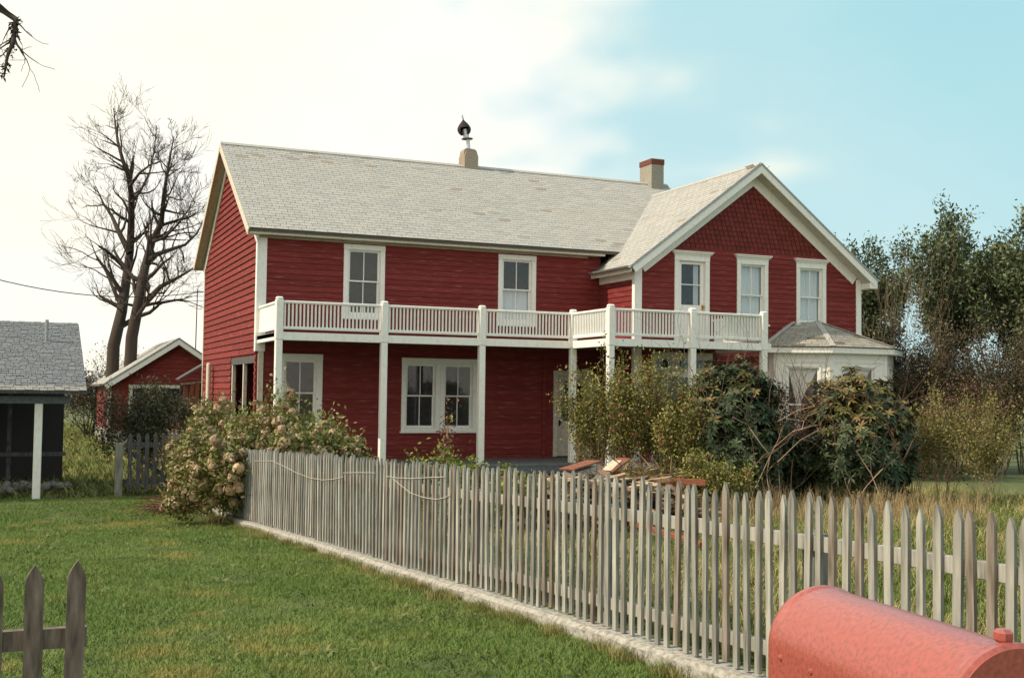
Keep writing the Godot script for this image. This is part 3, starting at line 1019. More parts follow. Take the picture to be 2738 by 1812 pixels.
	shingle_slope(gr, Vector3(G0 - 0.345, GEY + 0.004, -8.6), Vector3(0, 0, 1), gd.normalized(), 10.88, gd.length(), 0, func(p: Vector3) -> bool: return p.y > EY + SL * (0.327 - p.z) - 0.3)
	mb = MB.new()
	bar(mb, Vector3(GX - 0.07, GA - 0.015, 2.26), Vector3(GX - 0.07, GA - 0.015, -4.0), 0.16, 0.02, Vector3(-0.6, 0.8, 0))
	part("ridge_cap", mb, M.shingle[1], gr)
	for s in [-1.0, 1.0]:
		var e := Vector3(GX + s * (GX - G0 + 0.327), GEY, 2.27)
		var r := Vector3(GX, GA, 2.27)
		var nn := Vector3(s * 0.6, 0.8, 0)
		mb = MB.new()
		bar(mb, e - nn * 0.115, r - nn * 0.115, 0.03, 0.17, nn, 0.004)
		part("rake_board", mb, M.white, H)
		mb = MB.new()
		bar(mb, e + Vector3(0, 0, 0.018) - nn * 0.012, r + Vector3(0, 0, 0.018) - nn * 0.012, 0.035, 0.045, nn)
		part("drip_edge", mb, M.metal, H)
		mb = MB.new()
		bar(mb, e - nn * 0.19 + Vector3(0, 0, -0.19), r - nn * 0.19 + Vector3(-s * 0.16, 0.12, -0.19), 0.35, 0.016, nn)
		part("soffit_board", mb, M.white_old, H)
		mb = MB.new()
		bar(mb, e - nn * 0.31 + Vector3(-s * 0.33, 0.25, -0.365), r - nn * 0.31 + Vector3(0, 0, -0.365), 0.03, 0.24, nn, 0.004)
		part("frieze_board", mb, M.white, H)
	mb = MB.new()
	mb.prism(PackedVector2Array([Vector2(0, GA - 0.035), Vector2(-0.16, GA - 0.155), Vector2(-0.16, GA - 0.37), Vector2(0, GA - 0.25), Vector2(0.16, GA - 0.37), Vector2(0.16, GA - 0.155)]), Transform3D(Basis(), Vector3(GX, 0, 2.271)), 0.034)
	part("apex_board", mb, M.white, H)
	mb = MB.new()
	mb.prism(PackedVector2Array([Vector2(0, GA - 0.12), Vector2(-0.26, GA - 0.31), Vector2(-0.26, GA - 0.735), Vector2(0, GA - 0.54), Vector2(0.26, GA - 0.735), Vector2(0.26, GA - 0.31)]), Transform3D(Basis(), Vector3(GX, 0, 1.904)), 0.036)
	part("apex_board", mb, M.white, H)
	boxpart("eave_return", Vector3(G1 + 0.04, GEY - 0.22, GZ - 0.2), Vector3(G1 + 0.31, GEY - 0.06, GZ + 0.38), M.white, H, 0.006)
	# gutter along the left eave of the wing
	mb = MB.new()
	var gp := PackedVector2Array()
	for k in 9:
		var an := PI + PI * k / 8.0
		gp.append(Vector2(0.065 * cos(an), 0.065 * sin(an)))
	for k in 9:
		var an := TAU - PI * k / 8.0
		gp.append(Vector2(0.057 * cos(an), 0.057 * sin(an)))
	mb.prism(gp, Transform3D(Basis(), Vector3(G0 - 0.40, GEY - 0.0, 1.25)), 2.1)
	part("gutter", mb, M.metal, H)
	boxpart("fascia_board", Vector3(G0 - 0.335, GEY - 0.15, 0.1), Vector3(G0 - 0.305, GEY - 0.05, 2.26), M.white_old, H)
	# ---- chimneys
	chimney_stove(H)
	chimney_square(H)
	# ---- porch
	porch(H)
	bay(H)

func entrance(H: Node3D, T: Transform3D) -> Rect2:
	var u0 := 9.56
	var u1 := 11.36
	var B := func(m: MB, p0: float, p1: float, q0: float, q1: float, zz0: float, zz1: float, ch := 0.005):
		m.cbox(T * Transform3D(Basis(), Vector3((p0 + p1) * 0.5, (q0 + q1) * 0.5, (zz0 + zz1) * 0.5)), Vector3(p1 - p0, q1 - q0, zz1 - zz0), ch)
	var mb := MB.new()
	B.call(mb, u0, u0 + 0.12, 0.0, 2.6, -0.12, 0.05)
	B.call(mb, u1 - 0.12, u1, 0.0, 2.6, -0.12, 0.05)
	B.call(mb, u0, u1, 2.56, 2.75, -0.12, 0.056)
	B.call(mb, u0 + 0.12, u1 - 0.12, 2.27, 2.36, -0.12, 0.03)
	B.call(mb, 9.86, 9.95, 0.0, 2.27, -0.12, 0.03)
	B.call(mb, 10.97, 11.06, 0.0, 2.27, -0.12, 0.03)
	var w := part("entrance_door", mb, M.white_old, H)
	var lf := MB.new()
	B.call(lf, 9.955, 10.09, 0.02, 2.265, -0.09, -0.04)
	B.call(lf, 10.83, 10.965, 0.02, 2.265, -0.09, -0.04)
	B.call(lf, 10.09, 10.83, 2.12, 2.265, -0.09, -0.04)
	B.call(lf, 10.09, 10.83, 0.85, 1.02, -0.09, -0.04)
	B.call(lf, 10.09, 10.83, 0.02, 0.85, -0.085, -0.055)
	part("leaf", lf, M.white, w)
	for g in [[9.68, 9.86, 0.9, 2.27], [11.06, 11.24, 0.9, 2.27], [9.68, 10.45, 2.36, 2.56], [10.47, 11.24, 2.36, 2.56], [10.09, 10.83, 1.02, 2.12]]:
		var pn := MB.new()
		pn.obox(T * Transform3D(Basis(), Vector3((g[0] + g[1]) * 0.5, (g[2] + g[3]) * 0.5, -0.06)), Vector3(g[1] - g[0] - 0.003, g[3] - g[2] - 0.003, 0.004))
		part("pane", pn, M.glass, w)
	for g in [[9.68, 9.86], [11.06, 11.24]]:
		var pn := MB.new()
		B.call(pn, g[0], g[1], 0.0, 0.9, -0.09, -0.03)
		part("panel", pn, M.white_old, w)
	drape(w, T, 9.7, 9.78, 0.9, 2.26, -0.12, M.curtain)
	return Rect2(u0 + 0.09, 0.0, u1 - u0 - 0.18, 2.60)

func chimney_stove(H: Node3D) -> void:
	var cx := 6.905
	var cz := -4.3
	var mb := MB.new()
	# block with rounded shoulders, set on the ridge
	var prof := PackedVector2Array([Vector2(-0.215, 7.8), Vector2(0.215, 7.8), Vector2(0.215, 8.66), Vector2(0.2, 8.74), Vector2(0.165, 8.795), Vector2(0.11, 8.82), Vector2(-0.11, 8.83), Vector2(-0.18, 8.81), Vector2(-0.205, 8.74), Vector2(-0.215, 8.66)])
	mb.prism(prof, Transform3D(Basis(), Vector3(cx, 0, cz)), 0.36)
	for s in [-1.0, 1.0]:
		mb.prism(PackedVector2Array([Vector2(-0.213, 7.8), Vector2(0.213, 7.8), Vector2(0.213, 8.6), Vector2(0.16, 8.72), Vector2(-0.16, 8.73), Vector2(-0.213, 8.6)]), Transform3D(Basis(), Vector3(cx, 0, cz + s * 0.215)), 0.07)
	var ch := part("stove_chimney", mb, M.stucco, H)
	ch.set_meta("label", "squat rounded stucco chimney with stove pipe and dark onion cowl")
	mb = MB.new()
	mb.tube([Vector3(cx + 0.0, 8.78, cz), Vector3(cx - 0.03, 9.16, cz)], [0.057, 0.057], 14)
	mb.tube([Vector3(cx - 0.075, 9.15, cz), Vector3(cx - 0.125, 9.42, cz)], [0.09, 0.09], 14)
	part("flue_pipe", mb, M.galv, ch)
	mb = MB.new()
	mb.lathe(Transform3D(Basis(Vector3(0, 0, 1), 0.06), Vector3(cx - 0.05, 9.145, cz)), [Vector2(0.05, -0.012), Vector2(0.168, -0.012), Vector2(0.172, 0.0), Vector2(0.168, 0.012), Vector2(0.05, 0.012)], 18)
	part("collar", mb, M.rust, ch)
	# cowl: onion shell open on one side
	mb = MB.new()
	var prof2 := [Vector2(0.12, -0.2), Vector2(0.175, -0.14), Vector2(0.203, -0.06), Vector2(0.198, 0.0), Vector2(0.165, 0.07), Vector2(0.12, 0.13), Vector2(0.07, 0.185), Vector2(0.033, 0.225), Vector2(0.004, 0.275)]
	var tc := Transform3D(Basis(Vector3(0, 0, 1), 0.12), Vector3(cx - 0.155, 9.455, cz))
	mb.lathe(tc, prof2, 20, 3, TAU * 0.19, TAU * 0.41)
	part("cowl", mb, M.iron, ch)
	mb = MB.new()
	mb.prism(PackedVector2Array([Vector2(-0.01, 0.22), Vector2(0.03, 0.22), Vector2(0.02, 0.3), Vector2(-0.01, 0.41), Vector2(-0.035, 0.4), Vector2(-0.04, 0.32)]), tc, 0.02)
	part("vane", mb, M.galv, ch)

func chimney_square(H: Node3D) -> void:
	var mb := MB.new()
	mb.cbox(Transform3D(Basis(), Vector3(13.085, 8.2, -4.22)), Vector3(0.45, 1.34, 0.74), 0.012)
	var ch := part("brick_chimney", mb, M.brick_old, H)
	ch.set_meta("label", "pale plastered square chimney with rust-red top band")
	mb = MB.new()
	mb.cbox(Transform3D(Basis(), Vector3(13.085, 8.955, -4.22)), Vector3(0.48, 0.175, 0.77), 0.01)
	part("chimney_cap", mb, M.rust, ch)
	mb = MB.new()
	mb.box(Vector3(12.83, 8.0, -3.86), Vector3(13.36, 8.06, -3.82))
	part("flashing", mb, M.metal, ch)

func porch(H: Node3D) -> void:
	var PZ := 2.1945
	var P4 := 4.1357
	var px := [0.0578, 2.4392, 4.8206, 7.2]
	var p5 := 9.3544
	var p6 := 11.3622
	# floor, skirt
	var mb := MB.new()
	mb.box(Vector3(-0.1, -0.05, 0.03), Vector3(11.7, 0.0, PZ + 0.14))
	mb.box(Vector3(7.05, -0.05, PZ + 0.141), Vector3(11.7, 0.0, P4 + 0.14))
	part("porch_floor", mb, M.grey_floor, H)
	mb = MB.new()
	mb.box(Vector3(-0.1, -0.24, PZ + 0.10), Vector3(7.05, -0.052, PZ + 0.125))
	mb.box(Vector3(7.05, -0.24, P4 + 0.10), Vector3(11.7, -0.052, P4 + 0.125))
	mb.box(Vector3(7.026, -0.24, PZ + 0.126), Vector3(7.05, -0.052, P4 + 0.125))
	part("porch_fascia", mb, M.fascia_blue, H)
	# piers under the floor
	for x in px + [p5, p6]:
		var z := PZ if x < 7.0 else P4
		boxpart("pier", Vector3(x - 0.12, -0.75, z - 0.16), Vector3(x + 0.12, -0.052, z + 0.08), M.stone, H)
	# deck / ceiling, beams
	mb = MB.new()
	mb.box(Vector3(0.0, 2.83, 0.03), Vector3(7.26, 2.925, PZ - 0.06))
	mb.box(Vector3(7.26, 2.83, 0.03), Vector3(9.04, 2.925, 1.9))
	mb.box(Vector3(7.26, 2.83, 1.925), Vector3(11.5, 2.925, P4 - 0.06))
	part("balcony_deck", mb, M.brown_wood, H)
	mb = MB.new()
	mb.box(Vector3(0.02, 2.757, PZ - 0.055), Vector3(7.14, 2.93, PZ + 0.055))
	part("beam", mb, M.white, H)
	mb = MB.new()
	mb.box(Vector3(7.142, 2.757, PZ - 0.055), Vector3(7.25, 2.93, P4 + 0.055))
	part("beam", mb, M.white, H)
	mb = MB.new()
	mb.box(Vector3(7.252, 2.757, P4 - 0.055), Vector3(11.55, 2.93, P4 + 0.055))
	part("beam", mb, M.white, H)
	mb = MB.new()
	mb.box(Vector3(0.0, 2.757, 0.05), Vector3(0.11, 2.93, PZ - 0.057))
	part("beam", mb, M.white, H)
	mb = MB.new()
	mb.box(Vector3(11.44, 2.757, 1.94), Vector3(11.55, 2.93, P4 - 0.057))
	part("beam", mb, M.white, H)
	# posts and newels
	var all := []
	for x in px:
		all.append(Vector3(x, 0, PZ))
	all.append(Vector3(7.19, 0, P4))
	all.append(Vector3(p5, 0, P4))
	all.append(Vector3(p6, 0, P4))
	for p in all:
		var pm := MB.new()
		pm.cbox(Transform3D(Basis(), p + Vector3(0, 1.379, 0)), Vector3(0.15, 2.758, 0.15), 0.012)
		part("porch_post", pm, M.white, H)
		var nm := MB.new()
		nm.cbox(Transform3D(Basis(), p + Vector3(0, 3.20, 0.002)), Vector3(0.164, 0.88, 0.164), 0.012)
		var nw := part("newel_post", nm, M.white, H)
		var cm := MB.new()
		cm.cbox(Transform3D(Basis(), p + Vector3(0, 3.668, 0.002)), Vector3(0.16, 0.065, 0.16), 0.03)
		part("newel_cap", cm, M.white, nw)
	for k in 3:
		railing(H, Vector3(px[k] + 0.084, 0, PZ), Vector3(px[k + 1] - 0.084, 0, PZ))
	railing(H, Vector3(7.19, 0, PZ + 0.084), Vector3(7.19, 0, P4 - 0.084))
	railing(H, Vector3(7.19 + 0.084, 0, P4), Vector3(p5 - 0.084, 0, P4))
	railing(H, Vector3(p5 + 0.084, 0, P4), Vector3(p6 - 0.084, 0, P4))
	# left end: a boarded panel between wall and corner post
	mb = MB.new()
	bar(mb, Vector3(0.0578, 3.59, 0.05), Vector3(0.0578, 3.59, PZ - 0.084), 0.09, 0.06, Vector3.UP, 0.012)
	bar(mb, Vector3(0.0578, 3.025, 0.05), Vector3(0.0578, 3.025, PZ - 0.084), 0.07, 0.065, Vector3.UP, 0.008)
	var ep := part("railing", mb, M.white, H)
	boxpart("panel_board", Vector3(0.04, 3.06, 0.05), Vector3(0.075, 3.56, PZ - 0.085), M.white, ep)
	# right end
	railing(H, Vector3(p6, 0, 2.0), Vector3(p6, 0, P4 - 0.084))
	# white boards leaned behind the right-hand balusters
	boxpart("back_board", Vector3(10.28, 2.96, P4 - 0.09), Vector3(11.27, 3.57, P4 - 0.06), M.white, H)

func bay(H: Node3D) -> void:
	var z0 := 1.90
	var P := [Vector3(13.12, 0, z0), Vector3(13.12, 0, 2.16), Vector3(14.31, 0, 2.94), Vector3(16.18, 0, 2.94), Vector3(17.30, 0, 1.92), Vector3(17.30, 0, 0.6)]
	var ytop := 2.80
	var core := MB.new()
	core.box(Vector3(13.2, -0.5, z0 - 0.3), Vector3(17.2, -0.2, 2.1))
	var b := part("bay_window", core, M.white, H)
	b.set_meta("label", "white panelled polygonal bay with its own hipped shingle roof")
	for k in 5:
		var p: Vector3 = P[k]
		var q: Vector3 = P[k + 1]
		var u := (q - p).normalized()
		var T := Transform3D(Basis(u, Vector3.UP, u.cross(Vector3.UP)), p)
		var w := p.distance_to(q)
		var holes := []
		if k in [1, 2, 3]:
			var m := w * 0.5
			var hw := 0.40 if k == 1 else (0.5 if k == 2 else 0.34)
			if k == 1:
				m = w * 0.5 + 0.03
			holes.append(Rect2(m - hw, 0.55, hw * 2, 1.88))
		var mb := MB.new()
		wall_core(T, 0.0, w, -0.45, ytop, holes, 0.10, mb)
		if k in [1, 2, 3]:
			# raised frame lines above the window and beside it
			for yy in [2.545, 2.585]:
				mb.cbox(T * Transform3D(Basis(), Vector3(w * 0.5, yy, 0.008)), Vector3(w - 0.24, 0.016, 0.016), 0.003)
			var h: Rect2 = holes[0]
			for f in [[h.position.x - 0.05, h.position.x, 0.5, 2.47], [h.end.x, h.end.x + 0.05, 0.5, 2.47], [h.position.x - 0.05, h.end.x + 0.05, 2.432, 2.48], [h.position.x - 0.08, h.end.x + 0.08, 0.49, 0.55]]:
				mb.cbox(T * Transform3D(Basis(), Vector3((f[0] + f[1]) * 0.5, (f[2] + f[3]) * 0.5, 0.012)), Vector3(f[1] - f[0], f[3] - f[2], 0.024), 0.004)
		mb.cbox(T * Transform3D(Basis(), Vector3(0.045, 1.17, 0.006)), Vector3(0.09, ytop + 0.4, 0.012), 0.003)
		mb.cbox(T * Transform3D(Basis(), Vector3(w - 0.045, 1.17, 0.006)), Vector3(0.09, ytop + 0.4, 0.012), 0.003)
		part("bay_wall", mb, M.white, b)
		if holes:
			var h: Rect2 = holes[0]
			var s := MB.new()
			var mid := h.position.y + 0.9
			for f in [[h.position.x, h.position.x + 0.04, h.position.y, h.end.y], [h.end.x - 0.04, h.end.x, h.position.y, h.end.y], [h.position.x + 0.04, h.end.x - 0.04, h.end.y - 0.04, h.end.y], [h.position.x + 0.04, h.end.x - 0.04, h.position.y, h.position.y + 0.06], [h.position.x + 0.04, h.end.x - 0.04, mid - 0.02, mid + 0.02]]:
				s.cbox(T * Transform3D(Basis(), Vector3((f[0] + f[1]) * 0.5, (f[2] + f[3]) * 0.5, -0.05)), Vector3(f[1] - f[0], f[3] - f[2], 0.04), 0.003)
			part("sash", s, M.white, b)
			for g in [[h.position.y + 0.06, mid - 0.02], [mid + 0.02, h.end.y - 0.04]]:
				var pn := MB.new()
				pn.obox(T * Transform3D(Basis(), Vector3(h.get_center().x, (g[0] + g[1]) * 0.5, -0.05)), Vector3(h.size.x - 0.082, g[1] - g[0] - 0.002, 0.004))
				part("pane", pn, M.glass, b)
			tied_curtain(b, T, h, true)
	# eave: frieze box following the walls
	var E := [Vector3(12.92, 0, z0), Vector3(12.80, 0, 2.20), Vector3(14.23, 0, 3.14), Vector3(16.26, 0, 3.14), Vector3(17.62, 0, 1.98), Vector3(17.62, 0, 0.5)]
	var cen := Vector3(15.2, 0, 1.0)
	var fb := MB.new()
	for k in 5:
		var p: Vector3 = E[k]
		var q: Vector3 = E[k + 1]
		var pi: Vector3 = P[k] + (P[k] - cen).normalized() * -0.06
		var qi: Vector3 = P[k + 1] + (P[k + 1] - cen).normalized() * -0.06
		var y0 := 2.80
		var y1 := 2.945
		fb.quad(p + Vector3(0, y0, 0), q + Vector3(0, y0, 0), q + Vector3(0, y1, 0), p + Vector3(0, y1, 0), (p + q) * 0.5 - cen)
		fb.quad(p + Vector3(0, y0, 0), q + Vector3(0, y0, 0), qi + Vector3(0, y0 - 0.005, 0), pi + Vector3(0, y0 - 0.005, 0), Vector3.DOWN)
	part("bay_eave", fb, M.white, b)
	var R0 := Vector3(13.92, 3.64, 1.90)
	var R1 := Vector3(14.72, 3.69, 1.90)
	var Y := Vector3(0, 2.962, 0)
	var o := 1.0
	var ev := []
	for k in 6:
		ev.append(E[k] + (E[k] - cen).normalized() * 0.05 + Y)
	ev[0].x -= 0.1
	# roof faces, laid in overlapping courses
	var faces := [[ev[0], ev[1], R0, R0], [ev[1], ev[2], R1, R0], [ev[2], ev[3], R1, R1], [ev[3], ev[4], R1, R1], [ev[4], ev[5], Vector3(16.2, 3.3, 0.5), R1]]
	for f in faces:
		bay_slope(b, f[0], f[1], f[2], f[3])
	for hcap in [[ev[1], R0], [ev[2], R1], [ev[3], R1]]:
		var hb := MB.new()
		var a: Vector3 = hcap[0]
		var c2: Vector3 = hcap[1]
		bar(hb, a + Vector3(0, 0.02, 0), c2 + Vector3(0, 0.02, 0), 0.15, 0.018, Vector3.UP)
		part("hip_cap", hb, M.shingle[1], b)

func bay_slope(b: Node3D, p: Vector3, q: Vector3, r: Vector3, s: Vector3) -> void:
	# p,q eave; s,r above p,q
	var mb := MB.new()
	var n := (q - p).cross(s - p).normalized()
	if n.y < 0:
		n = -n
	var rows := 11
	for k in rows:
		var t0 := float(k) / rows
		var t1 := float(k + 1) / rows
		var a0 := p.lerp(s, t0)
		var b0 := q.lerp(r, t0)
		var a1 := p.lerp(s, t1)
		var b1 := q.lerp(r, t1)
		var w := a0.distance_to(b0)
		var tabs := maxi(1, int(w / 0.3))
		for j in tabs:
			var f0 := clampf((j - (0.5 if k % 2 else 0.0)) / tabs, 0, 1)
			var f1 := clampf((j + 1 - (0.5 if k % 2 else 0.0)) / tabs - 0.01, 0, 1)
			if j == tabs - 1:
				f1 = 1.0
			if f1 - f0 < 0.02:
				continue
			var g := rng.randf_range(0.36, 0.47)
			mb.tint = Color(g, g * 0.965, g * 0.88) if rng.randf() > 0.06 else Color(.2, .17, .14)
			var c0 := a0.lerp(b0, f0) + n * 0.014
			var c1 := a0.lerp(b0, f1) + n * 0.014
			var d0 := a1.lerp(b1, f0) + n * 0.004
			var d1 := a1.lerp(b1, f1) + n * 0.004
			mb.quad(c0, c1, d1, d0, n)
			mb.quad(c0, c1, c1 - n * 0.014, c0 - n * 0.014, (p + q) * 0.5 - (r + s) * 0.5)
	mb.tint = Color(.25, .23, .2)
	mb.quad(p, q, r, s, n)
	var o := part("bay_roof", mb, M.shingle_mix, b)
	o.set_meta("kind", "stuff")

func tied_curtain(b: Node3D, T: Transform3D, h: Rect2, tied: bool) -> void:
	var mb := MB.new()
	var rows := 26
	var cols := 30
	var u0 := h.position.x
	var u1 := h.end.x
	var grid := []
	for j in rows + 1:
		var t := float(j) / rows
		var v := lerpf(h.end.y, h.position.y, t)
		var rowp := []
		for i in cols + 1:
			var s := float(i) / cols
			# hangs full width at the top, gathered at 0.55 of the height, then falls as a narrow tail
			var pinch := pow(clampf(t / 0.48, 0, 1), 0.95)
			var l := lerpf(0.0, 0.27, pinch)
			var r := lerpf(1.0, 0.44, pinch)
			if t > 0.52:
				l = lerpf(0.27, 0.17, (t - 0.52) * 1.6)
				r = lerpf(0.44, 0.46, (t - 0.52) * 1.6)
			if not tied:
				l = 0.0
				r = 1.0
			var zf := -0.12 + 0.014 * sin(s * 46.0) + 0.008 * sin(s * 19.0 + t * 2.0)
			rowp.append(T * Vector3(lerpf(u0, u1, lerpf(l, r, s)), v, zf))
		grid.append(rowp)
	for j in rows:
		for i in cols:
			mb.quad(grid[j][i], grid[j][i + 1], grid[j + 1][i + 1], grid[j + 1][i], T.basis.z)
	part("curtain", mb, M.lace, b)
# ---------------------------------------------------------------- outbuildings
func build_garage() -> void:
	var zf := -16.0
	var G := thing("garage", Vector3.ZERO, "small red garage with white gable trim behind the picket gate", "garage")
	var x0 := -2.18
	var x1 := 2.5
	var cx := 0.15
	var ey := 1.86
	var ry := 3.50
	var sl := (ry - ey) / (cx - x0 + 0.12)
	var T := Transform3D(Basis(), Vector3(0, 0, zf))
	var hole := Rect2(-1.38, 0.72, 1.86, 0.95)
	var mb := MB.new()
	wall_core(T, x0, x1, 0.16, ey - 0.1, [hole], 0.12, mb)
	mb.prism(PackedVector2Array([Vector2(x0, ey - 0.1), Vector2(x1, ey - 0.1), Vector2(x1, ey), Vector2(cx, ry - 0.1), Vector2(x0, ey)]), T * Transform3D(Basis(), Vector3(0, 0, -0.06)), 0.12)
	var w := part("front_wall", mb, M.red_dark, G)
	var lim := func(v: float) -> Vector2:
		var half := (ry - 0.05 - v) / sl
		return Vector2(maxf(x0, cx - half), minf(x1, cx + half))
	clapboards(T, 0.16, ry - 0.1, 0.15, [hole], lim, w, true)
	mb = MB.new()
	mb.box(Vector3(x0, 0.16, zf - 7.0), Vector3(x0 + 0.12, ey, zf - 0.13))
	mb.box(Vector3(x1 - 0.12, 0.16, zf - 7.0), Vector3(x1, ey, zf - 0.13))
	mb.box(Vector3(x0 + 0.12, 0.16, zf - 7.0), Vector3(x1 - 0.12, ey, zf - 6.88))
	part("side_wall", mb, M.red_dark, G)
	boxpart("foundation", Vector3(x0 - 0.03, -0.7, zf - 7.03), Vector3(x1 + 0.03, 0.158, zf + 0.04), M.rock_found, G)
	boxpart("corner_board", Vector3(x0 - 0.03, 0.16, zf - 0.03), Vector3(x0 + 0.08, ey - 0.05, zf + 0.035), M.white_old, G)
	# window: two sashes, paint peeling
	mb = MB.new()
	for f in [[-1.51, -1.38, 0.6, 1.67], [0.48, 0.62, 0.6, 1.67], [-1.52, 0.63, 1.67, 1.79], [-1.54, 0.65, 0.55, 0.72], [-0.52, -0.40, 0.72, 1.67]]:
		mb.cbox(T * Transform3D(Basis(), Vector3((f[0] + f[1]) * 0.5, (f[2] + f[3]) * 0.5, 0.0)), Vector3(f[1] - f[0], f[3] - f[2], 0.09), 0.006)
	var win := part("window", mb, M.white_old, G)
	for f in [[-1.38, -0.52], [-0.40, 0.48]]:
		var pn := MB.new()
		pn.obox(T * Transform3D(Basis(), Vector3((f[0] + f[1]) * 0.5, 1.195, -0.03)), Vector3(f[1] - f[0], 0.95, 0.004))
		part("pane", pn, M.glass, win)
	# roof
	mb = MB.new()
	var ov := 0.22
	mb.prism(PackedVector2Array([Vector2(x0 - ov, ey - sl * (ov - 0.12)), Vector2(cx, ry), Vector2(x1 + ov, ey - sl * (ov - 0.12)), Vector2(x1 + ov, ey - 0.07 - sl * (ov - 0.12)), Vector2(cx, ry - 0.09), Vector2(x0 - ov, ey - 0.07 - sl * (ov - 0.12))]), T * Transform3D(Basis(), Vector3(0, 0, -3.4)), 7.5)
	var r := part("roof", mb, M.roof_core, G)
	var sd := Vector3(cx - x0 + ov, ry - ey + sl * (ov - 0.12), 0)
	shingle_slope(r, Vector3(x0 - ov, ey - sl * (ov - 0.12) + 0.004, zf - 7.1), Vector3(0, 0, 1), sd.normalized(), 7.45, sd.length(), 0, func(_p: Vector3) -> bool: return true)
	mb = MB.new()
	mb.prism(PackedVector2Array([Vector2(cx, ry + 0.005), Vector2(cx - 0.13, ry - 0.09), Vector2(cx - 0.13, ry - 0.33), Vector2(cx, ry - 0.24), Vector2(cx + 0.13, ry - 0.33), Vector2(cx + 0.13, ry - 0.09)]), Transform3D(Basis(), Vector3(0, 0, zf + 0.366)), 0.036)
	part("apex_board", mb, M.white, G)
	for s in [-1.0, 1.0]:
		var e := Vector3(cx + s * (cx - x0 + ov), ey - sl * (ov - 0.12), zf + 0.365)
		var p := Vector3(cx, ry, zf + 0.365)
		var nn := Vector3(s * sl, 1, 0).normalized()
		mb = MB.new()
		bar(mb, e - nn * 0.13, p - nn * 0.13, 0.03, 0.16, nn, 0.004)
		part("rake_board", mb, M.white, G)
		mb = MB.new()
		bar(mb, e - nn * 0.02 + Vector3(0, 0, 0.015), p - nn * 0.02 + Vector3(0, 0, 0.015), 0.03, 0.05, nn)
		part("drip_edge", mb, M.metal, G)
		mb = MB.new()
		bar(mb, e - nn * 0.2 + Vector3(0, 0, -0.18), p - nn * 0.2 + Vector3(0, 0, -0.18), 0.34, 0.016, nn)
		part("soffit_board", mb, M.soffit, G)

func build_shed() -> void:
	var S := thing("open_shed", Vector3.ZERO, "low open-fronted shed with grey shake roof and white post", "shed")
	var x0 := -10.5
	var x1 := -4.2
	var zf := 4.2
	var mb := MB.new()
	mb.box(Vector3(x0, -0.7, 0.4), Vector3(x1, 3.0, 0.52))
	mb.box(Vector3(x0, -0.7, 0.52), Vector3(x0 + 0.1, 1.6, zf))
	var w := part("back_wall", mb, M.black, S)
	mb = MB.new()
	var e := Vector3(0, 1.60, zf + 0.45)
	var r := Vector3(0, 3.06, 0.3)
	var sd := (r - e).normalized()
	bar(mb, Vector3((x0 + x1) * 0.5, e.y - 0.03, e.z), Vector3((x0 + x1) * 0.5, r.y - 0.03, r.z), x1 - x0 + 0.5, 0.05, Vector3(0, 1, 0.35).normalized())
	var rf := part("roof", mb, M.dark_wood, S)
	# shakes in courses
	var n := sd.cross(Vector3.RIGHT).normalized()
	if n.y < 0:
		n = -n
	var sk := MB.new()
	var len := e.distance_to(r)
	var rows := int(len / 0.135)
	for k in rows + 1:
		var x := x0 - 0.25
		while x < x1 + 0.24:
			var ww := minf(rng.randf_range(0.08, 0.17), x1 + 0.25 - x)
			var g := rng.randf_range(0.88, 1.1)
			sk.tint = Color(.15 * g, .165 * g, .185 * g)
			if k < 2:
				sk.tint = Color(.26 * g, .25 * g, .24 * g)
			tab_into(sk, Transform3D(Basis(Vector3.RIGHT, n, sd), Vector3(x, e.y, e.z) + sd * (k * 0.135) + n * rng.randf_range(0.0, 0.01)), ww - 0.008, minf(0.15, len - k * 0.135 + 0.05))
			x += ww
	var so := part("shakes", sk, vmat(0.9), rf)
	so.set_meta("kind", "stuff")
	boxpart("eave_beam", Vector3(x0, 1.36, zf - 0.06), Vector3(x1 - 0.02, 1.50, zf + 0.06), M.fascia_blue, S, 0.006)
	for x in [-4.76, -7.2]:
		var p := MB.new()
		p.cbox(Transform3D(Basis(), Vector3(x, 0.46, zf)), Vector3(0.14, 1.80, 0.14), 0.01)
		part("post", p, M.white, S)
	boxpart("back_post", Vector3(-5.3, -0.55, 2.0), Vector3(-5.22, 1.9, 2.08), M.dark_wood, S)
	boxpart("rail", Vector3(-6.4, 0.28, 2.1), Vector3(-4.2, 0.36, 2.16), M.dark_wood, S)
	mb = MB.new()
	mb.tube([Vector3(-4.62, 2.45, 1.7), Vector3(-4.62, 3.05, 1.7)], [0.035, 0.035], 8)
	part("vent_pipe", mb, M.metal, S)
	# stones along the front of the floor
	for k in 26:
		var g := MB.new()
		var c := Vector3(-6.6 + 0.095 * k + rng.randf_range(-0.03, 0.03), ground(-5, 3.4) + 0.1 + rng.randf_range(0, 0.1), 3.3 + rng.randf_range(-0.15, 0.15))
		var q := Basis.from_euler(Vector3(rng.randf(), rng.randf() * 6, rng.randf()))
		g.cbox(Transform3D(q, c), Vector3(rng.randf_range(0.1, 0.2), rng.randf_range(0.1, 0.22), rng.randf_range(0.1, 0.2)), 0.035)
		var o := part("field_stone", g, M.stone, self)
		o.name = numbered("field_stone")
		tag(o, "rough field stone in the row under the open shed", "stone", "stones under the shed")

# ---------------------------------------------------------------- fences
func picket_poly(w: float, h: float) -> PackedVector2Array:
	var a := w * 0.5
	return PackedVector2Array([Vector2(-a, 0), Vector2(a, 0), Vector2(a, h - 0.078), Vector2(a * 0.9, h - 0.058), Vector2(a * 0.5, h - 0.028), Vector2(0, h), Vector2(-a * 0.5, h - 0.028), Vector2(-a * 0.9, h - 0.058), Vector2(-a, h - 0.078)])

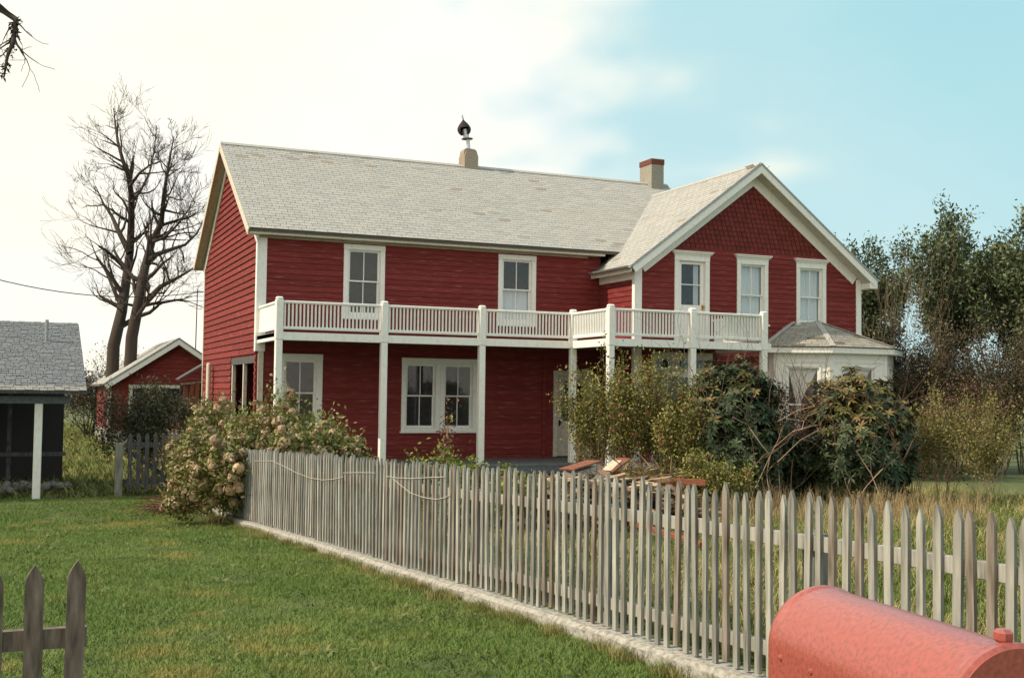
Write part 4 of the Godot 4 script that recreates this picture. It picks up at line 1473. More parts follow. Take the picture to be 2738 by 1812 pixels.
func build_fences() -> void:
	var F := thing("picket_fence", Vector3(fence_x(16), yard(16), 16), "long weathered grey picket fence running toward the house", "fence")
	var off := -F.position
	var variants := []
	for k in 5:
		var mb := MB.new()
		mb.prism(picket_poly(0.0405 + 0.0022 * k, 1.08 + 0.008 * k), Transform3D(), 0.022)
		variants.append(mb.mesh())
	var z := 4.5
	var dirf := Vector3(0.0632, 0, 1.0).normalized()
	while z < 27.0:
		var lean := rng.randf_range(-0.022, 0.022)
		if z > 12.2 and z < 14.6:
			lean += 0.035
		var q := Basis(dirf, Vector3.UP, dirf.cross(Vector3.UP))
		var y := yard(z) + rng.randf_range(-0.012, 0.02)
		var p := Vector3(fence_x(z), y, z)
		var t := Transform3D(q * Basis(Vector3(0, 0, 1), lean) * Basis(Vector3.UP, rng.randf_range(-0.06, 0.06)), p + off)
		put("picket", variants[rng.randi() % 5], (M.picket + [M.picket_brown])[rng.randi() % 7], F, t)
		z += 0.107 + rng.randf_range(-0.006, 0.006)
	for lv in [0.83, 0.17]:
		var zz := 4.4
		while zz < 26.8:
			var z2 := minf(zz + 2.25, 26.9)
			var mb := MB.new()
			bar(mb, Vector3(fence_x(zz) + 0.033, yard(zz) + lv, zz) + off, Vector3(fence_x(z2) + 0.033, yard(z2) + lv + rng.randf_range(-0.01, 0.01), z2) + off, 0.04, 0.088, Vector3.UP, 0.004)
			part("rail", mb, M.picket[4], F)
			zz = z2 + 0.002
	for zp in [5.2, 8.0, 10.3, 12.6, 14.9, 17.1, 19.4, 21.65, 24.0, 26.3]:
		var mb := MB.new()
		mb.cbox(Transform3D(Basis(Vector3.UP, 0.063), Vector3(fence_x(zp) + 0.115, yard(zp) + 0.29, zp) + off), Vector3(0.11, 1.18, 0.11), 0.008)
		part("post", mb, M.picket[0], F)
	# concrete curb under the fence
	var cb := MB.new()
	var f := noise(1.3, 5, 3)
	var prev := []
	z = 5.0
	while z < 27.0:
		var x := fence_x(z)
		var y := yard(z)
		var nz := f.get_noise_2d(z * 1.0, 0.0)
		var ring := [Vector3(x - 0.13 + 0.02 * nz, y - 0.5, z), Vector3(x - 0.12 + 0.025 * f.get_noise_2d(z, 9.0), y - 0.04 + 0.02 * nz, z), Vector3(x - 0.09 + 0.02 * nz, y - 0.012 + 0.012 * f.get_noise_2d(z, 4.0), z), Vector3(x + 0.10, y - 0.01, z), Vector3(x + 0.12, y - 0.5, z)]
		if prev:
			for k in 4:
				cb.quad(prev[k], prev[k + 1], ring[k + 1], ring[k], Vector3(-1, 0, 0) if k == 0 else (Vector3(1, 0, 0) if k == 3 else Vector3.UP))
		else:
			cb.quad(ring[0], ring[1], ring[3], ring[4], Vector3(0, 0, -1))
		prev = ring
		z += 0.22
	var co := part("concrete_curb", cb, M.concrete, self)
	co.name = numbered("concrete_curb")
	tag(co, "low rough concrete curb under the long picket fence", "curb")
	# white cord looped along the pickets
	var loops := [[[680, 1232], [727, 1232], [760, 1247], [797, 1266], [830, 1278], [861, 1283], [890, 1281], [917, 1275], [917, 1264], [960, 1263], [1003, 1264]], [[1033, 1273], [1060, 1277], [1098, 1279], [1150, 1276], [1188, 1275]], [[1050, 1279], [1075, 1300], [1098, 1318], [1130, 1329], [1166, 1335], [1190, 1330], [1203, 1322]]]
	for lp in loops:
		var pts := []
		var rr := []
		for q in lp:
			var d := ray(q[0], q[1])
			# meet the fence plane
			var nrm := Vector3(1, 0, -0.0632)
			var t := (-1.293 - 0.0632 * 15.958 - 0.022 - cam_pos.x + 0.0632 * cam_pos.z) / (d.x - 0.0632 * d.z)
			pts.append(cam_pos + d * t)
			rr.append(0.0032)
		var mb := MB.new()
		mb.tube(pts, rr, 5)
		var o := part("cord", mb, M.cord, self)
		o.name = numbered("cord")
		tag(o, ["white cord sagging across the far, leaning end of the picket fence", "short upper white cord strung on the middle of the picket fence", "deeply sagging white cord loop on the middle of the picket fence"][loops.find(lp)], "cord", "cords on the fence")
	# gate
	var gx := -3.31
	var gz := 3.95
	var gy := ground(gx, gz)
	var Gt := thing("garden_gate", Vector3(gx, gy, gz), "dark picket gate with diagonal brace near the garage", "gate")
	boxpart("gate_post", Vector3(-0.07, -0.1, -0.07), Vector3(0.07, 1.02, 0.07), M.picket[1], Gt, 0.01)
	var gp := MB.new()
	gp.prism(picket_poly(0.075, 1.12), Transform3D(), 0.022)
	var gm := gp.mesh()
	for k in 5:
		put("picket", gm, M.dark_wood, Gt, Transform3D(Basis(), Vector3(0.20 + 0.155 * k, 0.10, 0.0)))
	for y in [0.28, 0.98]:
		boxpart("rail", Vector3(0.10, y - 0.045, -0.055), Vector3(0.90, y + 0.045, -0.012), M.dark_wood, Gt)
	var br := MB.new()
	bar(br, Vector3(0.12, 0.90, -0.07), Vector3(0.88, 0.36, -0.07), 0.03, 0.085, Vector3.UP)
	part("brace", br, M.dark_wood, Gt)
	# weathered boards between gate and fence
	var Bf := thing("board_fence", Vector3(-2.30, ground(-2.3, 4.2), 4.2), "short run of upright weathered grey boards beside the gate", "fence")
	boxpart("gate_post", Vector3(-0.08, -0.1, -0.06), Vector3(0.04, 1.22, 0.06), M.picket[3], Bf, 0.01)
	for k in 6:
		var hh := 1.12 + rng.randf_range(-0.06, 0.04)
		var o := boxpart("board", Vector3(0.06 + 0.125 * k, 0.0, -0.012), Vector3(0.06 + 0.125 * k + 0.115, hh, 0.012), M.picket[2 + k % 4], Bf, 0.003)
		o.rotation.z = rng.randf_range(-0.015, 0.015)
	boxpart("rail", Vector3(0.04, 0.78, -0.055), Vector3(0.82, 0.87, -0.014), M.picket[1], Bf)
	# fence stub close to the viewer
	var Nf := thing("picket_fence", Vector3(-4.86, ground(-4.9, 22.1), 22.1), "brown weathered picket fence end close to the viewer on the lawn", "fence")
	var nb := MB.new()
	nb.prism(picket_poly(0.072, 0.93 - 0.0), Transform3D(), 0.024)
	var nm := nb.mesh()
	var yt := 0.965 - Nf.position.y - 0.93
	for k in 16:
		put("picket", nm, M.brown_wood, Nf, Transform3D(Basis(Vector3(0, 0, 1), rng.randf_range(-0.01, 0.01)), Vector3(0.0 - 0.149 * k, yt + rng.randf_range(-0.008, 0.008), 0)))
	for y in [0.18, 0.62]:
		boxpart("rail", Vector3(-2.4, yt + y - 0.04, -0.06), Vector3(0.05, yt + y + 0.04, -0.014), M.brown_wood, Nf)
	boxpart("post", Vector3(-0.45, -0.15, -0.17), Vector3(-0.35, 0.75, -0.062), M.brown_wood, Nf)

# ---------------------------------------------------------------- plants
func rnd_dir(d: Vector3, spread: float) -> Vector3:
	var o := Vector3(rng.randfn(), rng.randfn(), rng.randfn())
	o -= d * o.dot(d)
	return (d + o.normalized() * tan(spread) * rng.randf_range(0.6, 1.25)).normalized()

func grow(mb: MB, tips: Array, p: Vector3, d: Vector3, len: float, r: float, lev: int, o: Dictionary) -> void:
	var segs: int = o.get("segs", 4)
	var path := [p]
	var radii := [r]
	var q := p
	var dir := d
	var wander: float = o.get("wander", 0.2)
	var up: float = o.get("up", 0.05)
	for k in segs:
		dir = (dir + Vector3(rng.randfn(), rng.randfn(), rng.randfn()) * wander * 0.5 + Vector3(0, up, 0)).normalized()
		q += dir * len / segs
		path.append(q)
		radii.append(maxf(r * (1.0 - 0.55 * (k + 1) / segs), o.get("rmin", 0.002)))
	mb.tube(path, radii, 6 if lev == 0 else (4 if lev == 1 else 3), false)
	var levels: int = o.get("levels", 3)
	if lev >= levels:
		tips.append([q, dir])
		tips.append([path[segs / 2], dir])
		return
	var kids: int = o.get("kids", 4)
	for k in kids:
		var t := rng.randf_range(o.get("from", 0.3), 1.0) * segs
		if k == 0:
			t = segs
		var i := mini(int(t), segs - 1)
		var b: Vector3 = (path[i] as Vector3).lerp(path[i + 1], t - i if t < segs else 1.0)
		var rr: float = radii[mini(i + 1, segs)] * o.get("rk", 0.62)
		grow(mb, tips, b, rnd_dir(dir, o.get("spread", 0.6) * (0.5 if k == 0 else 1.0)), len * rng.randf_range(0.5, 0.8) * o.get("lk", 1.0), rr, lev + 1, o)

func pick(cols: Array) -> Color:
	var a: Color = cols[rng.randi() % cols.size()]
	var g := rng.randf_range(0.75, 1.25)
	return Color(a.r * g, a.g * g, a.b * g)

func leaves(mb: MB, tips: Array, per: int, spread: float, l: float, w: float, cols: Array, up := 0.3) -> void:
	for t in tips:
		var c := pick(cols)
		for k in per:
			var d := Vector3(rng.randfn(), rng.randfn() + up, rng.randfn()).normalized()
			var p: Vector3 = t[0] + Vector3(rng.randfn(), rng.randfn(), rng.randfn()) * spread * 0.5
			var g := rng.randf_range(0.8, 1.2)
			mb.leaf(p, (d + t[1] * 0.5).normalized(), Vector3(rng.randfn(), rng.randfn() + 1.0, rng.randfn()).normalized(), l * rng.randf_range(0.6, 1.2), w * rng.randf_range(0.7, 1.2), Color(c.r * g, c.g * g, c.b * g))

# scales a grown skeleton to the height and crown radius of the plant
func fit(st: MB, tips: Array, h: float, rad: float, top := 0.985) -> void:
	var ys := []
	var rs := []
	for t in tips:
		ys.append(t[0].y)
		rs.append(Vector2(t[0].x, t[0].z).length())
	ys.sort()
	rs.sort()
	var fy: float = h / ys[int((ys.size() - 1) * top)]
	var fr: float = rad / rs[int(rs.size() * 0.9)] if rad > 0.0 else fy
	var k := Vector3(fr, fy, fr)
	for i in st.v.size():
		st.v[i] *= k
	for t in tips:
		t[0] *= k

func shrub(called: String, label: String, base: Vector3, h: float, o: Dictionary) -> Node3D:
	var S := thing(called, base, label, o.get("category", "shrub"), o.get("group", ""))
	var st := MB.new()
	var tips := []
	var stems: int = o.get("stems", 8)
	for k in stems:
		var a := TAU * k / stems + rng.randf_range(-0.4, 0.4)
		var out: float = o.get("out", 0.45) * rng.randf_range(0.3, 1.2)
		var b: Vector3 = Vector3(cos(a), 0, sin(a)) * o.get("foot", 0.15) * rng.randf_range(0.2, 1.0)
		grow(st, tips, b, Vector3(cos(a) * out, 1, sin(a) * out).normalized(), h * rng.randf_range(0.38, 0.6), o.get("r", 0.018), 0, o)
	fit(st, tips, h, o.get("rad", 0.0))
	part("stems", st, o.get("twig", M.twig_brown), S)
	if o.get("per", 3) > 0:
		var lf := MB.new()
		leaves(lf, tips, o.get("per", 3), o.get("lspread", 0.12), o.get("l", 0.05), o.get("w", 0.028), o.get("cols", [Color(.1, .12, .03)]), o.get("lup", 0.3))
		if o.has("buds"):
			for t in tips:
				if o.get("puff", 0.0) > 0.0:
					if rng.randf() < o.bud_share:
						var ax := (Vector3(t[0].x, 0, t[0].z).normalized() + Vector3(0, 0.9, 0)).normalized()
						lf.puff(t[0] + ax * 0.05, ax, o.puff * rng.randf_range(0.35, 1.2), 46, pick(o.buds), rng)
				elif rng.randf() < o.get("bud_share", 0.2):
					var c := pick(o.buds)
					for k in o.get("bud_n", 14):
						var d := Vector3(rng.randfn(), rng.randfn() * 0.7 + 0.4, rng.randfn()).normalized()
						lf.leaf(t[0] + d * o.get("bud_r", 0.06) * rng.randf_range(0.2, 1.0), d, Vector3(rng.randfn(), rng.randfn(), rng.randfn()).normalized(), o.get("bud_l", 0.035), o.get("bud_l", 0.035) * 0.8, Color(c.r, c.g, c.b) * rng.randf_range(0.75, 1.2))
		part("foliage", lf, o.get("leaf_mat", M.leaf), S)
	return S

# broad-leaved evergreen: whorls of long leaves all over a lumpy mound
func rhododendron(label: String, base: Vector3, radii: Vector3, n: int, fresh: float, seed_: int) -> Node3D:
	var S := thing("rhododendron", base, label, "shrub", "rhododendrons by the bay")
	var st := MB.new()
	var tips := []
	for k in 9:
		var a := TAU * k / 9.0
		grow(st, tips, Vector3(cos(a), 0, sin(a)) * 0.15, Vector3(cos(a) * 0.7, 1, sin(a) * 0.7).normalized(), radii.y * 0.75, 0.03, 0, {"levels": 2, "kids": 3, "spread": 0.6, "wander": 0.3})
	part("stems", st, M.twig_brown, S)
	var f := noise(0.9, seed_, 3)
	var lf := MB.new()
	for k in n:
		var d := Vector3(rng.randfn(), rng.randfn(), rng.randfn()).normalized()
		d.y = absf(d.y) * 1.75 - 0.85
		d = d.normalized()
		var lump := 1.0 + 0.26 * f.get_noise_3dv(d * 2.2) + 0.16 * f.get_noise_3dv(d * 6.0)
		var depth := 1.0 - 0.5 * pow(rng.randf(), 1.8)
		var p := Vector3(d.x * radii.x, d.y * radii.y * 0.52 + radii.y * 0.48, d.z * radii.z) * 1.0
		p = Vector3(0, radii.y * 0.45, 0) + (p - Vector3(0, radii.y * 0.45, 0)) * lump * depth
		if p.y < 0.04:
			continue
		var ax := (d + Vector3(0, 0.7, 0) + Vector3(rng.randfn(), rng.randfn(), rng.randfn()) * 0.35).normalized()
		var sd := ax.cross(Vector3(0.3, 0.1, 1)).normalized()
		var sd2 := ax.cross(sd)
		var young := rng.randf() < fresh * smoothstep(0.35, 0.95, p.y / radii.y + rng.randf_range(-0.2, 0.2))
		var cnt := rng.randi_range(6, 9)
		for j in cnt:
			var an := TAU * j / cnt + rng.randf_range(-0.2, 0.2)
			var o := (sd * cos(an) + sd2 * sin(an))
			var ld := (o + ax * rng.randf_range(-0.45, 0.5)).normalized()
			var c := pick([Color(.026, .046, .016), Color(.036, .06, .02), Color(.05, .077, .026), Color(.019, .034, .013)])
			if young:
				c = pick([Color(.13, .125, .035), Color(.17, .14, .05), Color(.10, .11, .035), Color(.16, .09, .035)])
			lf.leaf(p, ld, ax, rng.randf_range(0.11, 0.16), rng.randf_range(0.036, 0.05), c)
	part("foliage", lf, M.leaf_gloss, S)
	return S

func vp(x: float, y: float, dist: float) -> Vector3:
	return at(x / 0.8654, y / 0.8654, dist)

func tree(called: String, label: String, base: Vector3, h: float, o: Dictionary) -> Node3D:
	var S := thing(called, base, label, "tree", o.get("group", ""))
	var st := MB.new()
	var tips := []
	var stems: int = o.get("stems", 1)
	for k in stems:
		var a := rng.randf() * TAU
		var out: float = o.get("out", 0.12)
		grow(st, tips, Vector3(cos(a), 0, sin(a)) * 0.1 * (stems - 1), Vector3(cos(a) * out, 1, sin(a) * out).normalized(), h * o.get("first", 0.5), o.get("r", 0.14), 0, o)
	fit(st, tips, h, o.get("rad", 0.0), 1.0)
	part("trunk", st, o.get("bark", M.tree_bark), S)
	if o.get("per", 0) > 0:
		var lf := MB.new()
		leaves(lf, tips, o.per, o.get("lspread", 0.5), o.get("l", 0.1), o.get("w", 0.06), o.cols, o.get("lup", 0.2))
		part("crown", lf, M.leaf, S)
	return S

func build_trees() -> void:
	# big bare tree beyond the garage: main stems laid out, side branches grown
	var base := vp(270, 850, 48.0)
	base.y = -0.45
	var T := thing("bare_tree", base, "tall leafless tree with two dark stems rising behind the garage", "tree")
	var mb := MB.new()
	var tw := MB.new()
	var stems := [
		[48.0, 0.27, [[256, 850], [262, 800], [281, 720], [291, 650], [300, 580], [303, 510], [303, 450], [296, 405], [283, 370], [272, 330], [266, 290], [262, 250]]],
		[47.0, 0.26, [[296, 850], [304, 780], [321, 695], [332, 630], [342, 590], [352, 555], [372, 518], [376, 480], [379, 445], [386, 400], [395, 350], [402, 315]]],
		[46.2, 0.16, [[317, 715], [345, 690], [372, 662], [400, 648], [432, 630], [458, 612]]],
		[47.6, 0.13, [[336, 612], [362, 588], [395, 577], [428, 566], [455, 540], [470, 510]]],
		[48.6, 0.14, [[299, 585], [276, 540], [258, 500], [238, 470], [220, 430]]],
		[48.8, 0.07, [[303, 470], [325, 440], [345, 400], [356, 350], [362, 290]]],
		[47.2, 0.07, [[300, 430], [322, 400], [348, 380], [380, 372]]],
		[46.5, 0.08, [[350, 560], [378, 550], [405, 525], [425, 498], [450, 470]]],
		[49.0, 0.10, [[282, 715], [262, 670], [245, 630], [222, 590]]]]
	for s in stems:
		var path := []
		var radii := []
		var n: int = s[2].size()
		for k in n:
			path.append(vp(s[2][k][0], s[2][k][1], s[0] + 0.9 * sin(k * 0.9 + s[0])) - base)
			radii.append(lerpf(s[1], 0.018, pow(float(k) / (n - 1), 0.8)))
		if s[2][0][1] > 840:
			path[0].y = -0.1
		mb.tube(path, radii, 8, false)
		for k in range(2 if n > 6 else 1, n):
			for j in 2 + (1 if k > n / 2 else 0):
				var d: Vector3 = (path[k] - path[k - 1]).normalized()
				var b: Vector3 = (path[k - 1] as Vector3).lerp(path[k], rng.randf())
				grow(tw, [], b, rnd_dir(d, 0.95), rng.randf_range(0.8, 1.9) * (1.2 - 0.75 * k / n), radii[k] * 0.55 + 0.008, 1, {"levels": 4, "kids": 3, "spread": 0.6, "wander": 0.3, "up": 0.06, "rmin": 0.006, "segs": 4, "from": 0.25})
	part("trunk", mb, M.tree_bark, T)
	part("branches", tw, M.tree_bark, T)
	# low thicket and small trees behind the garage
	var spots := [[285, 52.0, 3.4], [330, 54.0, 3.0], [372, 55.0, 3.3], [415, 50.0, 2.6], [455, 52.0, 3.0], [235, 53.0, 3.6], [205, 51.0, 3.0]]
	var lab := ["leafless brown thicket bush left of the bare tree's base", "leafless brown thicket bush between the two tree stems", "leafless brown thicket bush above the garage ridge", "leafless thicket bush just right of the garage peak", "leafless thicket bush against the house corner by the antenna", "leafless thicket bush farthest left but one behind the garage", "leafless thicket bush behind the shed roof's right end"]
	for k in spots.size():
		var b := vp(spots[k][0], 950, spots[k][1])
		b.y = -0.45
		shrub("thicket_bush", lab[k], b, spots[k][2], {"rad": 1.6, "stems": 9, "levels": 4, "kids": 3, "out": 0.5, "r": 0.03, "rmin": 0.006, "per": 2, "l": 0.09, "w": 0.06, "lspread": 0.3, "cols": [Color(.06, .05, .03), Color(.045, .04, .022), Color(.08, .06, .04)], "twig": M.tree_bark, "group": "thicket behind the garage", "spread": 0.6})
	# right-hand trees
	var ev := [Color(.075, .105, .045), Color(.1, .13, .058), Color(.14, .155, .08), Color(.055, .08, .036)]
	var b1 := vp(2030, 950, 43.0)
	b1.y = -0.45
	tree("evergreen_tree", "open-crowned dark evergreen tree just right of the gable eave", b1, 8.0, {"rad": 1.5, "stems": 2, "levels": 4, "kids": 4, "first": 0.42, "r": 0.13, "spread": 0.55, "wander": 0.22, "up": 0.12, "per": 14, "lspread": 0.26, "l": 0.17, "w": 0.075, "cols": ev, "lk": 1.0, "rmin": 0.008})
	var b2 := vp(2165, 950, 40.0)
	b2.y = -0.45
	tree("evergreen_tree", "tall ragged evergreen tree at the far right of the house", b2, 8.9, {"rad": 1.9, "stems": 2, "levels": 4, "kids": 4, "first": 0.45, "r": 0.14, "spread": 0.5, "wander": 0.22, "up": 0.12, "per": 14, "lspread": 0.26, "l": 0.17, "w": 0.075, "cols": ev, "rmin": 0.008})
	var b3 := vp(2125, 950, 37.0)
	b3.y = -0.45
	tree("bare_tree", "slim leafless grey tree in front of the right-hand evergreens", b3, 7.4, {"rad": 1.7, "stems": 4, "out": 0.35, "levels": 4, "kids": 3, "first": 0.5, "r": 0.045, "spread": 0.4, "wander": 0.16, "up": 0.1, "bark": M.twig_grey, "rmin": 0.006})
	var b4 := vp(2300, 950, 41.0)
	b4.y = -0.45
	tree("evergreen_tree", "dark evergreen tree at the right edge, second from the edge", b4, 8.4, {"rad": 2.0, "stems": 2, "levels": 4, "kids": 4, "first": 0.42, "r": 0.13, "spread": 0.55, "wander": 0.22, "up": 0.1, "per": 14, "lspread": 0.26, "l": 0.17, "w": 0.075, "cols": ev, "rmin": 0.008})
	var b5 := vp(2420, 950, 38.0)
	b5.y = -0.45
	tree("evergreen_tree", "dark evergreen tree cut off by the right edge", b5, 8.8, {"rad": 2.0, "stems": 2, "levels": 4, "kids": 4, "first": 0.42, "r": 0.13, "spread": 0.55, "wander": 0.22, "up": 0.1, "per": 14, "lspread": 0.26, "l": 0.17, "w": 0.075, "cols": ev, "rmin": 0.008})
	# brown-green hedge thicket right of the bay
	var hl := ["brown-green overgrown bush right behind the white bay", "tall brown-green overgrown bush beside the bay, below the evergreens", "brown-green overgrown bush in the middle of the right-hand hedge", "olive overgrown bush near the right edge of the hedge", "olive overgrown bush at the very right edge of the hedge", "low reddish-brown bush at the foot of the right-hand hedge"]
	var hs := [[2065, 36.0, 3.9], [2130, 34.0, 3.7], [2215, 35.0, 4.0], [2300, 34.0, 3.6], [2380, 35.0, 4.0], [2150, 31.0, 2.2]]
	for k in hs.size():
		var b := vp(hs[k][0], 1000, hs[k][1])
		b.y = -0.43
		shrub("hedge_bush", hl[k], b, hs[k][2], {"rad": 1.5, "stems": 14, "levels": 4, "kids": 3, "out": 0.5, "foot": 0.5, "r": 0.03, "rmin": 0.004, "per": 6, "l": 0.07, "w": 0.045, "lspread": 0.25, "cols": [Color(.075, .06, .03), Color(.06, .055, .025), Color(.11, .085, .045), Color(.05, .035, .022)] if k < 5 else [Color(.12, .05, .03), Color(.09, .06, .03)], "twig": M.twig_brown, "group": "overgrown hedge right of the house", "spread": 0.6, "category": "bush"})
	# trees across the way, mirrored in the window glass
	for q in [[-16.0, 78.0, 11.0, "broad dark tree mirrored in the lower panes of the double window"], [-4.0, 84.0, 12.0, "taller dark tree mirrored in the ground-floor window glass"], [-30.0, 80.0, 12.0, "dark tree mirrored in the glass of the left ground-floor window"]]:
		tree("roadside_tree", q[3], Vector3(q[0], 0.08, q[1]), q[2], {"rad": 4.5, "stems": 1, "levels": 4, "kids": 4, "first": 0.45, "r": 0.3, "spread": 0.6, "wander": 0.2, "up": 0.08, "per": 12, "lspread": 0.6, "l": 0.4, "w": 0.2, "cols": [Color(.05, .07, .03), Color(.07, .09, .04)], "group": "trees mirrored in the windows"})
	# tree standing left of the viewer; one limb hangs into view
	var ob := Vector3(-8.6, 0.0, 24.5)
	ob.y = ground(ob.x, ob.z)
	var O := thing("overhanging_tree", ob, "dark drooping mossy branch hanging in from the upper left", "tree")
	var om := MB.new()
	om.tube([Vector3(0, -0.1, 0), Vector3(0.05, 2.0, 0), Vector3(-0.1, 4.0, 0.1), Vector3(0.0, 6.0, 0)], [0.19, 0.16, 0.13, 0.08], 9)
	var tip := vp(8, 178, 6.0) - ob
	var a0 := vp(30, 95, 6.05) - ob
	var a1 := vp(36, 45, 6.1) - ob
	var a2 := vp(-30, 0, 6.3) - ob
	om.tube([Vector3(-0.08, 4.2, 0.08), Vector3(1.4, 4.7, -1.6), a2, a1, a0, vp(16, 130, 6.0) - ob, tip], [0.09, 0.06, 0.03, 0.014, 0.011, 0.008, 0.004], 6)
	for k in 9:
		grow(om, [], a1.lerp(a0, rng.randf() * 1.2), rnd_dir(Vector3(0, -1, 0), 0.8), rng.randf_range(0.08, 0.2), 0.005, 2, {"levels": 3, "kids": 2, "wander": 0.3, "rmin": 0.0015})
	var oa := MB.new()
	for k in 120:
		var t := rng.randf()
		var p: Vector3 = a1.lerp(a0, t * 2.0) if t < 0.5 else a0.lerp(tip, (t - 0.5) * 2.0)
		oa.leaf(p + Vector3(rng.randfn(), rng.randfn(), rng.randfn()) * 0.008, Vector3(rng.randfn(), rng.randfn() - 0.3, rng.randfn()).normalized(), Vector3(rng.randfn(), 1, rng.randfn()).normalized(), rng.randf_range(0.02, 0.045), 0.012, pick([Color(.03, .022, .016), Color(.05, .04, .03)]))
	for k in 5:
		grow(om, [], Vector3(0, 4.0 + k * 0.4, 0), rnd_dir(Vector3(-0.6, 0.5, 0.6).normalized(), 0.7), 1.6, 0.05, 1, {"levels": 3, "kids": 3, "wander": 0.25})
	part("trunk", om, M.tree_bark, O)
	part("moss", oa, M.leaf, O)
func gpt(x: float, z: float) -> Vector3:
	return Vector3(x, ground(x, z), z)

func build_shrubs() -> void:
	# dried-flower bush over the far end of the fence
	var ga := [Color(.16, .19, .045), Color(.2, .22, .06), Color(.12, .15, .038), Color(.26, .2, .1)]
	var gb := [Color(.46, .33, .21), Color(.52, .39, .26), Color(.38, .26, .16)]
	var fl := {"stems": 13, "levels": 3, "kids": 4, "out": 0.9, "foot": 0.35, "r": 0.014, "per": 6, "l": 0.085, "w": 0.05, "lspread": 0.2, "cols": ga, "buds": gb, "bud_share": 0.2, "puff": 0.088, "twig": M.twig_tan, "group": "dried-flower bushes at the fence end", "category": "bush", "spread": 0.6}
	for q in [[-2.1, 8.3, 1.3, 0.6, "leafy bush with tan dried flower heads before the fence's far end"], [-1.2, 7.2, 1.75, 0.7, "tallest bush of tan flower heads, under the left porch post"], [-0.15, 7.9, 1.3, 0.55, "bush of tan dried flower heads behind the fence, rightmost"], [-1.75, 5.6, 1.65, 0.65, "bush with tan flower heads at the opened house corner"], [-0.75, 8.4, 1.35, 0.5, "bush of tan flower heads below the left ground-floor window"]]:
		var o := fl.duplicate()
		o["rad"] = q[3]
		shrub("flower_bush", q[4], gpt(q[0], q[1]), q[2], o)
	# dark twiggy shrub behind the gate
	shrub("twiggy_shrub", "dark green twiggy shrub in front of the garage window", gpt(-2.5, 1.0), 2.05, {"rad": 1.0, "stems": 9, "levels": 4, "kids": 3, "out": 0.75, "foot": 0.12, "r": 0.03, "per": 10, "l": 0.085, "w": 0.03, "lspread": 0.22, "cols": [Color(.045, .055, .022), Color(.06, .065, .03), Color(.07, .06, .035)], "twig": M.twig_grey, "spread": 0.65})
	shrub("twiggy_shrub", "brown leafless shrub stems between gate and flower bush", gpt(-2.35, 4.9), 1.5, {"rad": 0.45, "stems": 9, "levels": 3, "kids": 3, "out": 0.45, "foot": 0.15, "r": 0.02, "per": 1, "l": 0.05, "w": 0.03, "cols": [Color(.12, .08, .05)], "twig": M.twig_brown})
	# heap of dead roots and vines
	var rb := thing("brush_heap", gpt(-2.62, 6.6), "heap of dead brown roots and vines on the lawn by the gate", "brush heap")
	var rm := MB.new()
	for k in 70:
		var a := rng.randf() * TAU
		var p := Vector3(rng.randfn() * 0.25, rng.randf() * 0.15, rng.randfn() * 0.3)
		grow(rm, [], p, Vector3(cos(a), rng.randf_range(0.1, 1.0), sin(a)).normalized(), rng.randf_range(0.3, 0.7), rng.randf_range(0.006, 0.02), 1, {"levels": 2, "kids": 2, "wander": 0.6, "up": -0.18})
	part("roots", rm, mat(null, L(.17, .085, .055), 0.95), rb)
	# small young plants in front of the porch
	var yg := [Color(.16, .2, .03), Color(.22, .25, .04), Color(.11, .16, .025)]
	var yo := {"stems": 4, "levels": 2, "kids": 3, "out": 0.35, "foot": 0.06, "r": 0.009, "per": 9, "l": 0.065, "w": 0.04, "lspread": 0.14, "cols": yg, "twig": M.twig_brown, "group": "young plants before the porch", "category": "plant"}
	for q in [[1170, 1265, 14.9, 1.1, "leafy yellow-green young plant below the double window", 5], [1205, 1265, 15.1, 0.9, "thin yellow-green young plant just right of the tallest one", 4], [1255, 1270, 15.4, 1.05, "slender yellow-green sapling left of the third porch post", 3], [1368, 1290, 15.0, 0.85, "bushy bright green young plant between two porch posts", 7], [1350, 1290, 14.4, 0.7, "small bright green sprout beside the bushy young plant", 4]]:
		var p := at(q[0], q[1], q[2])
		var o := yo.duplicate()
		o.stems = q[5]
		shrub("young_plant", q[4], gpt(p.x, p.z), q[3], o)
	var sp := at(1185, 1260, 15.0)
	shrub("sapling", "tall reddish sapling standing before the double window's middle post", gpt(sp.x, sp.z), 1.65, {"rad": 0.16, "stems": 2, "levels": 2, "kids": 3, "out": 0.12, "foot": 0.03, "r": 0.012, "per": 6, "l": 0.06, "w": 0.03, "lspread": 0.09, "cols": [Color(.16, .17, .04), Color(.2, .1, .05), Color(.22, .08, .05)], "spread": 0.3, "up": 0.12})
	# lilac-like shrubs in front of the wing porch
	var og := [Color(.17, .175, .04), Color(.21, .21, .05), Color(.13, .14, .032), Color(.25, .22, .065)]
	var ob := [Color(.26, .09, .05), Color(.3, .15, .08)]
	var lo := {"stems": 24, "levels": 3, "kids": 3, "out": 0.16, "foot": 0.7, "r": 0.016, "rmin": 0.003, "per": 5, "l": 0.06, "w": 0.036, "lspread": 0.13, "cols": og, "buds": ob, "bud_share": 0.10, "bud_n": 8, "bud_r": 0.03, "bud_l": 0.04, "twig": M.twig_grey, "group": "budding shrubs before the porch", "spread": 0.42, "up": 0.16}
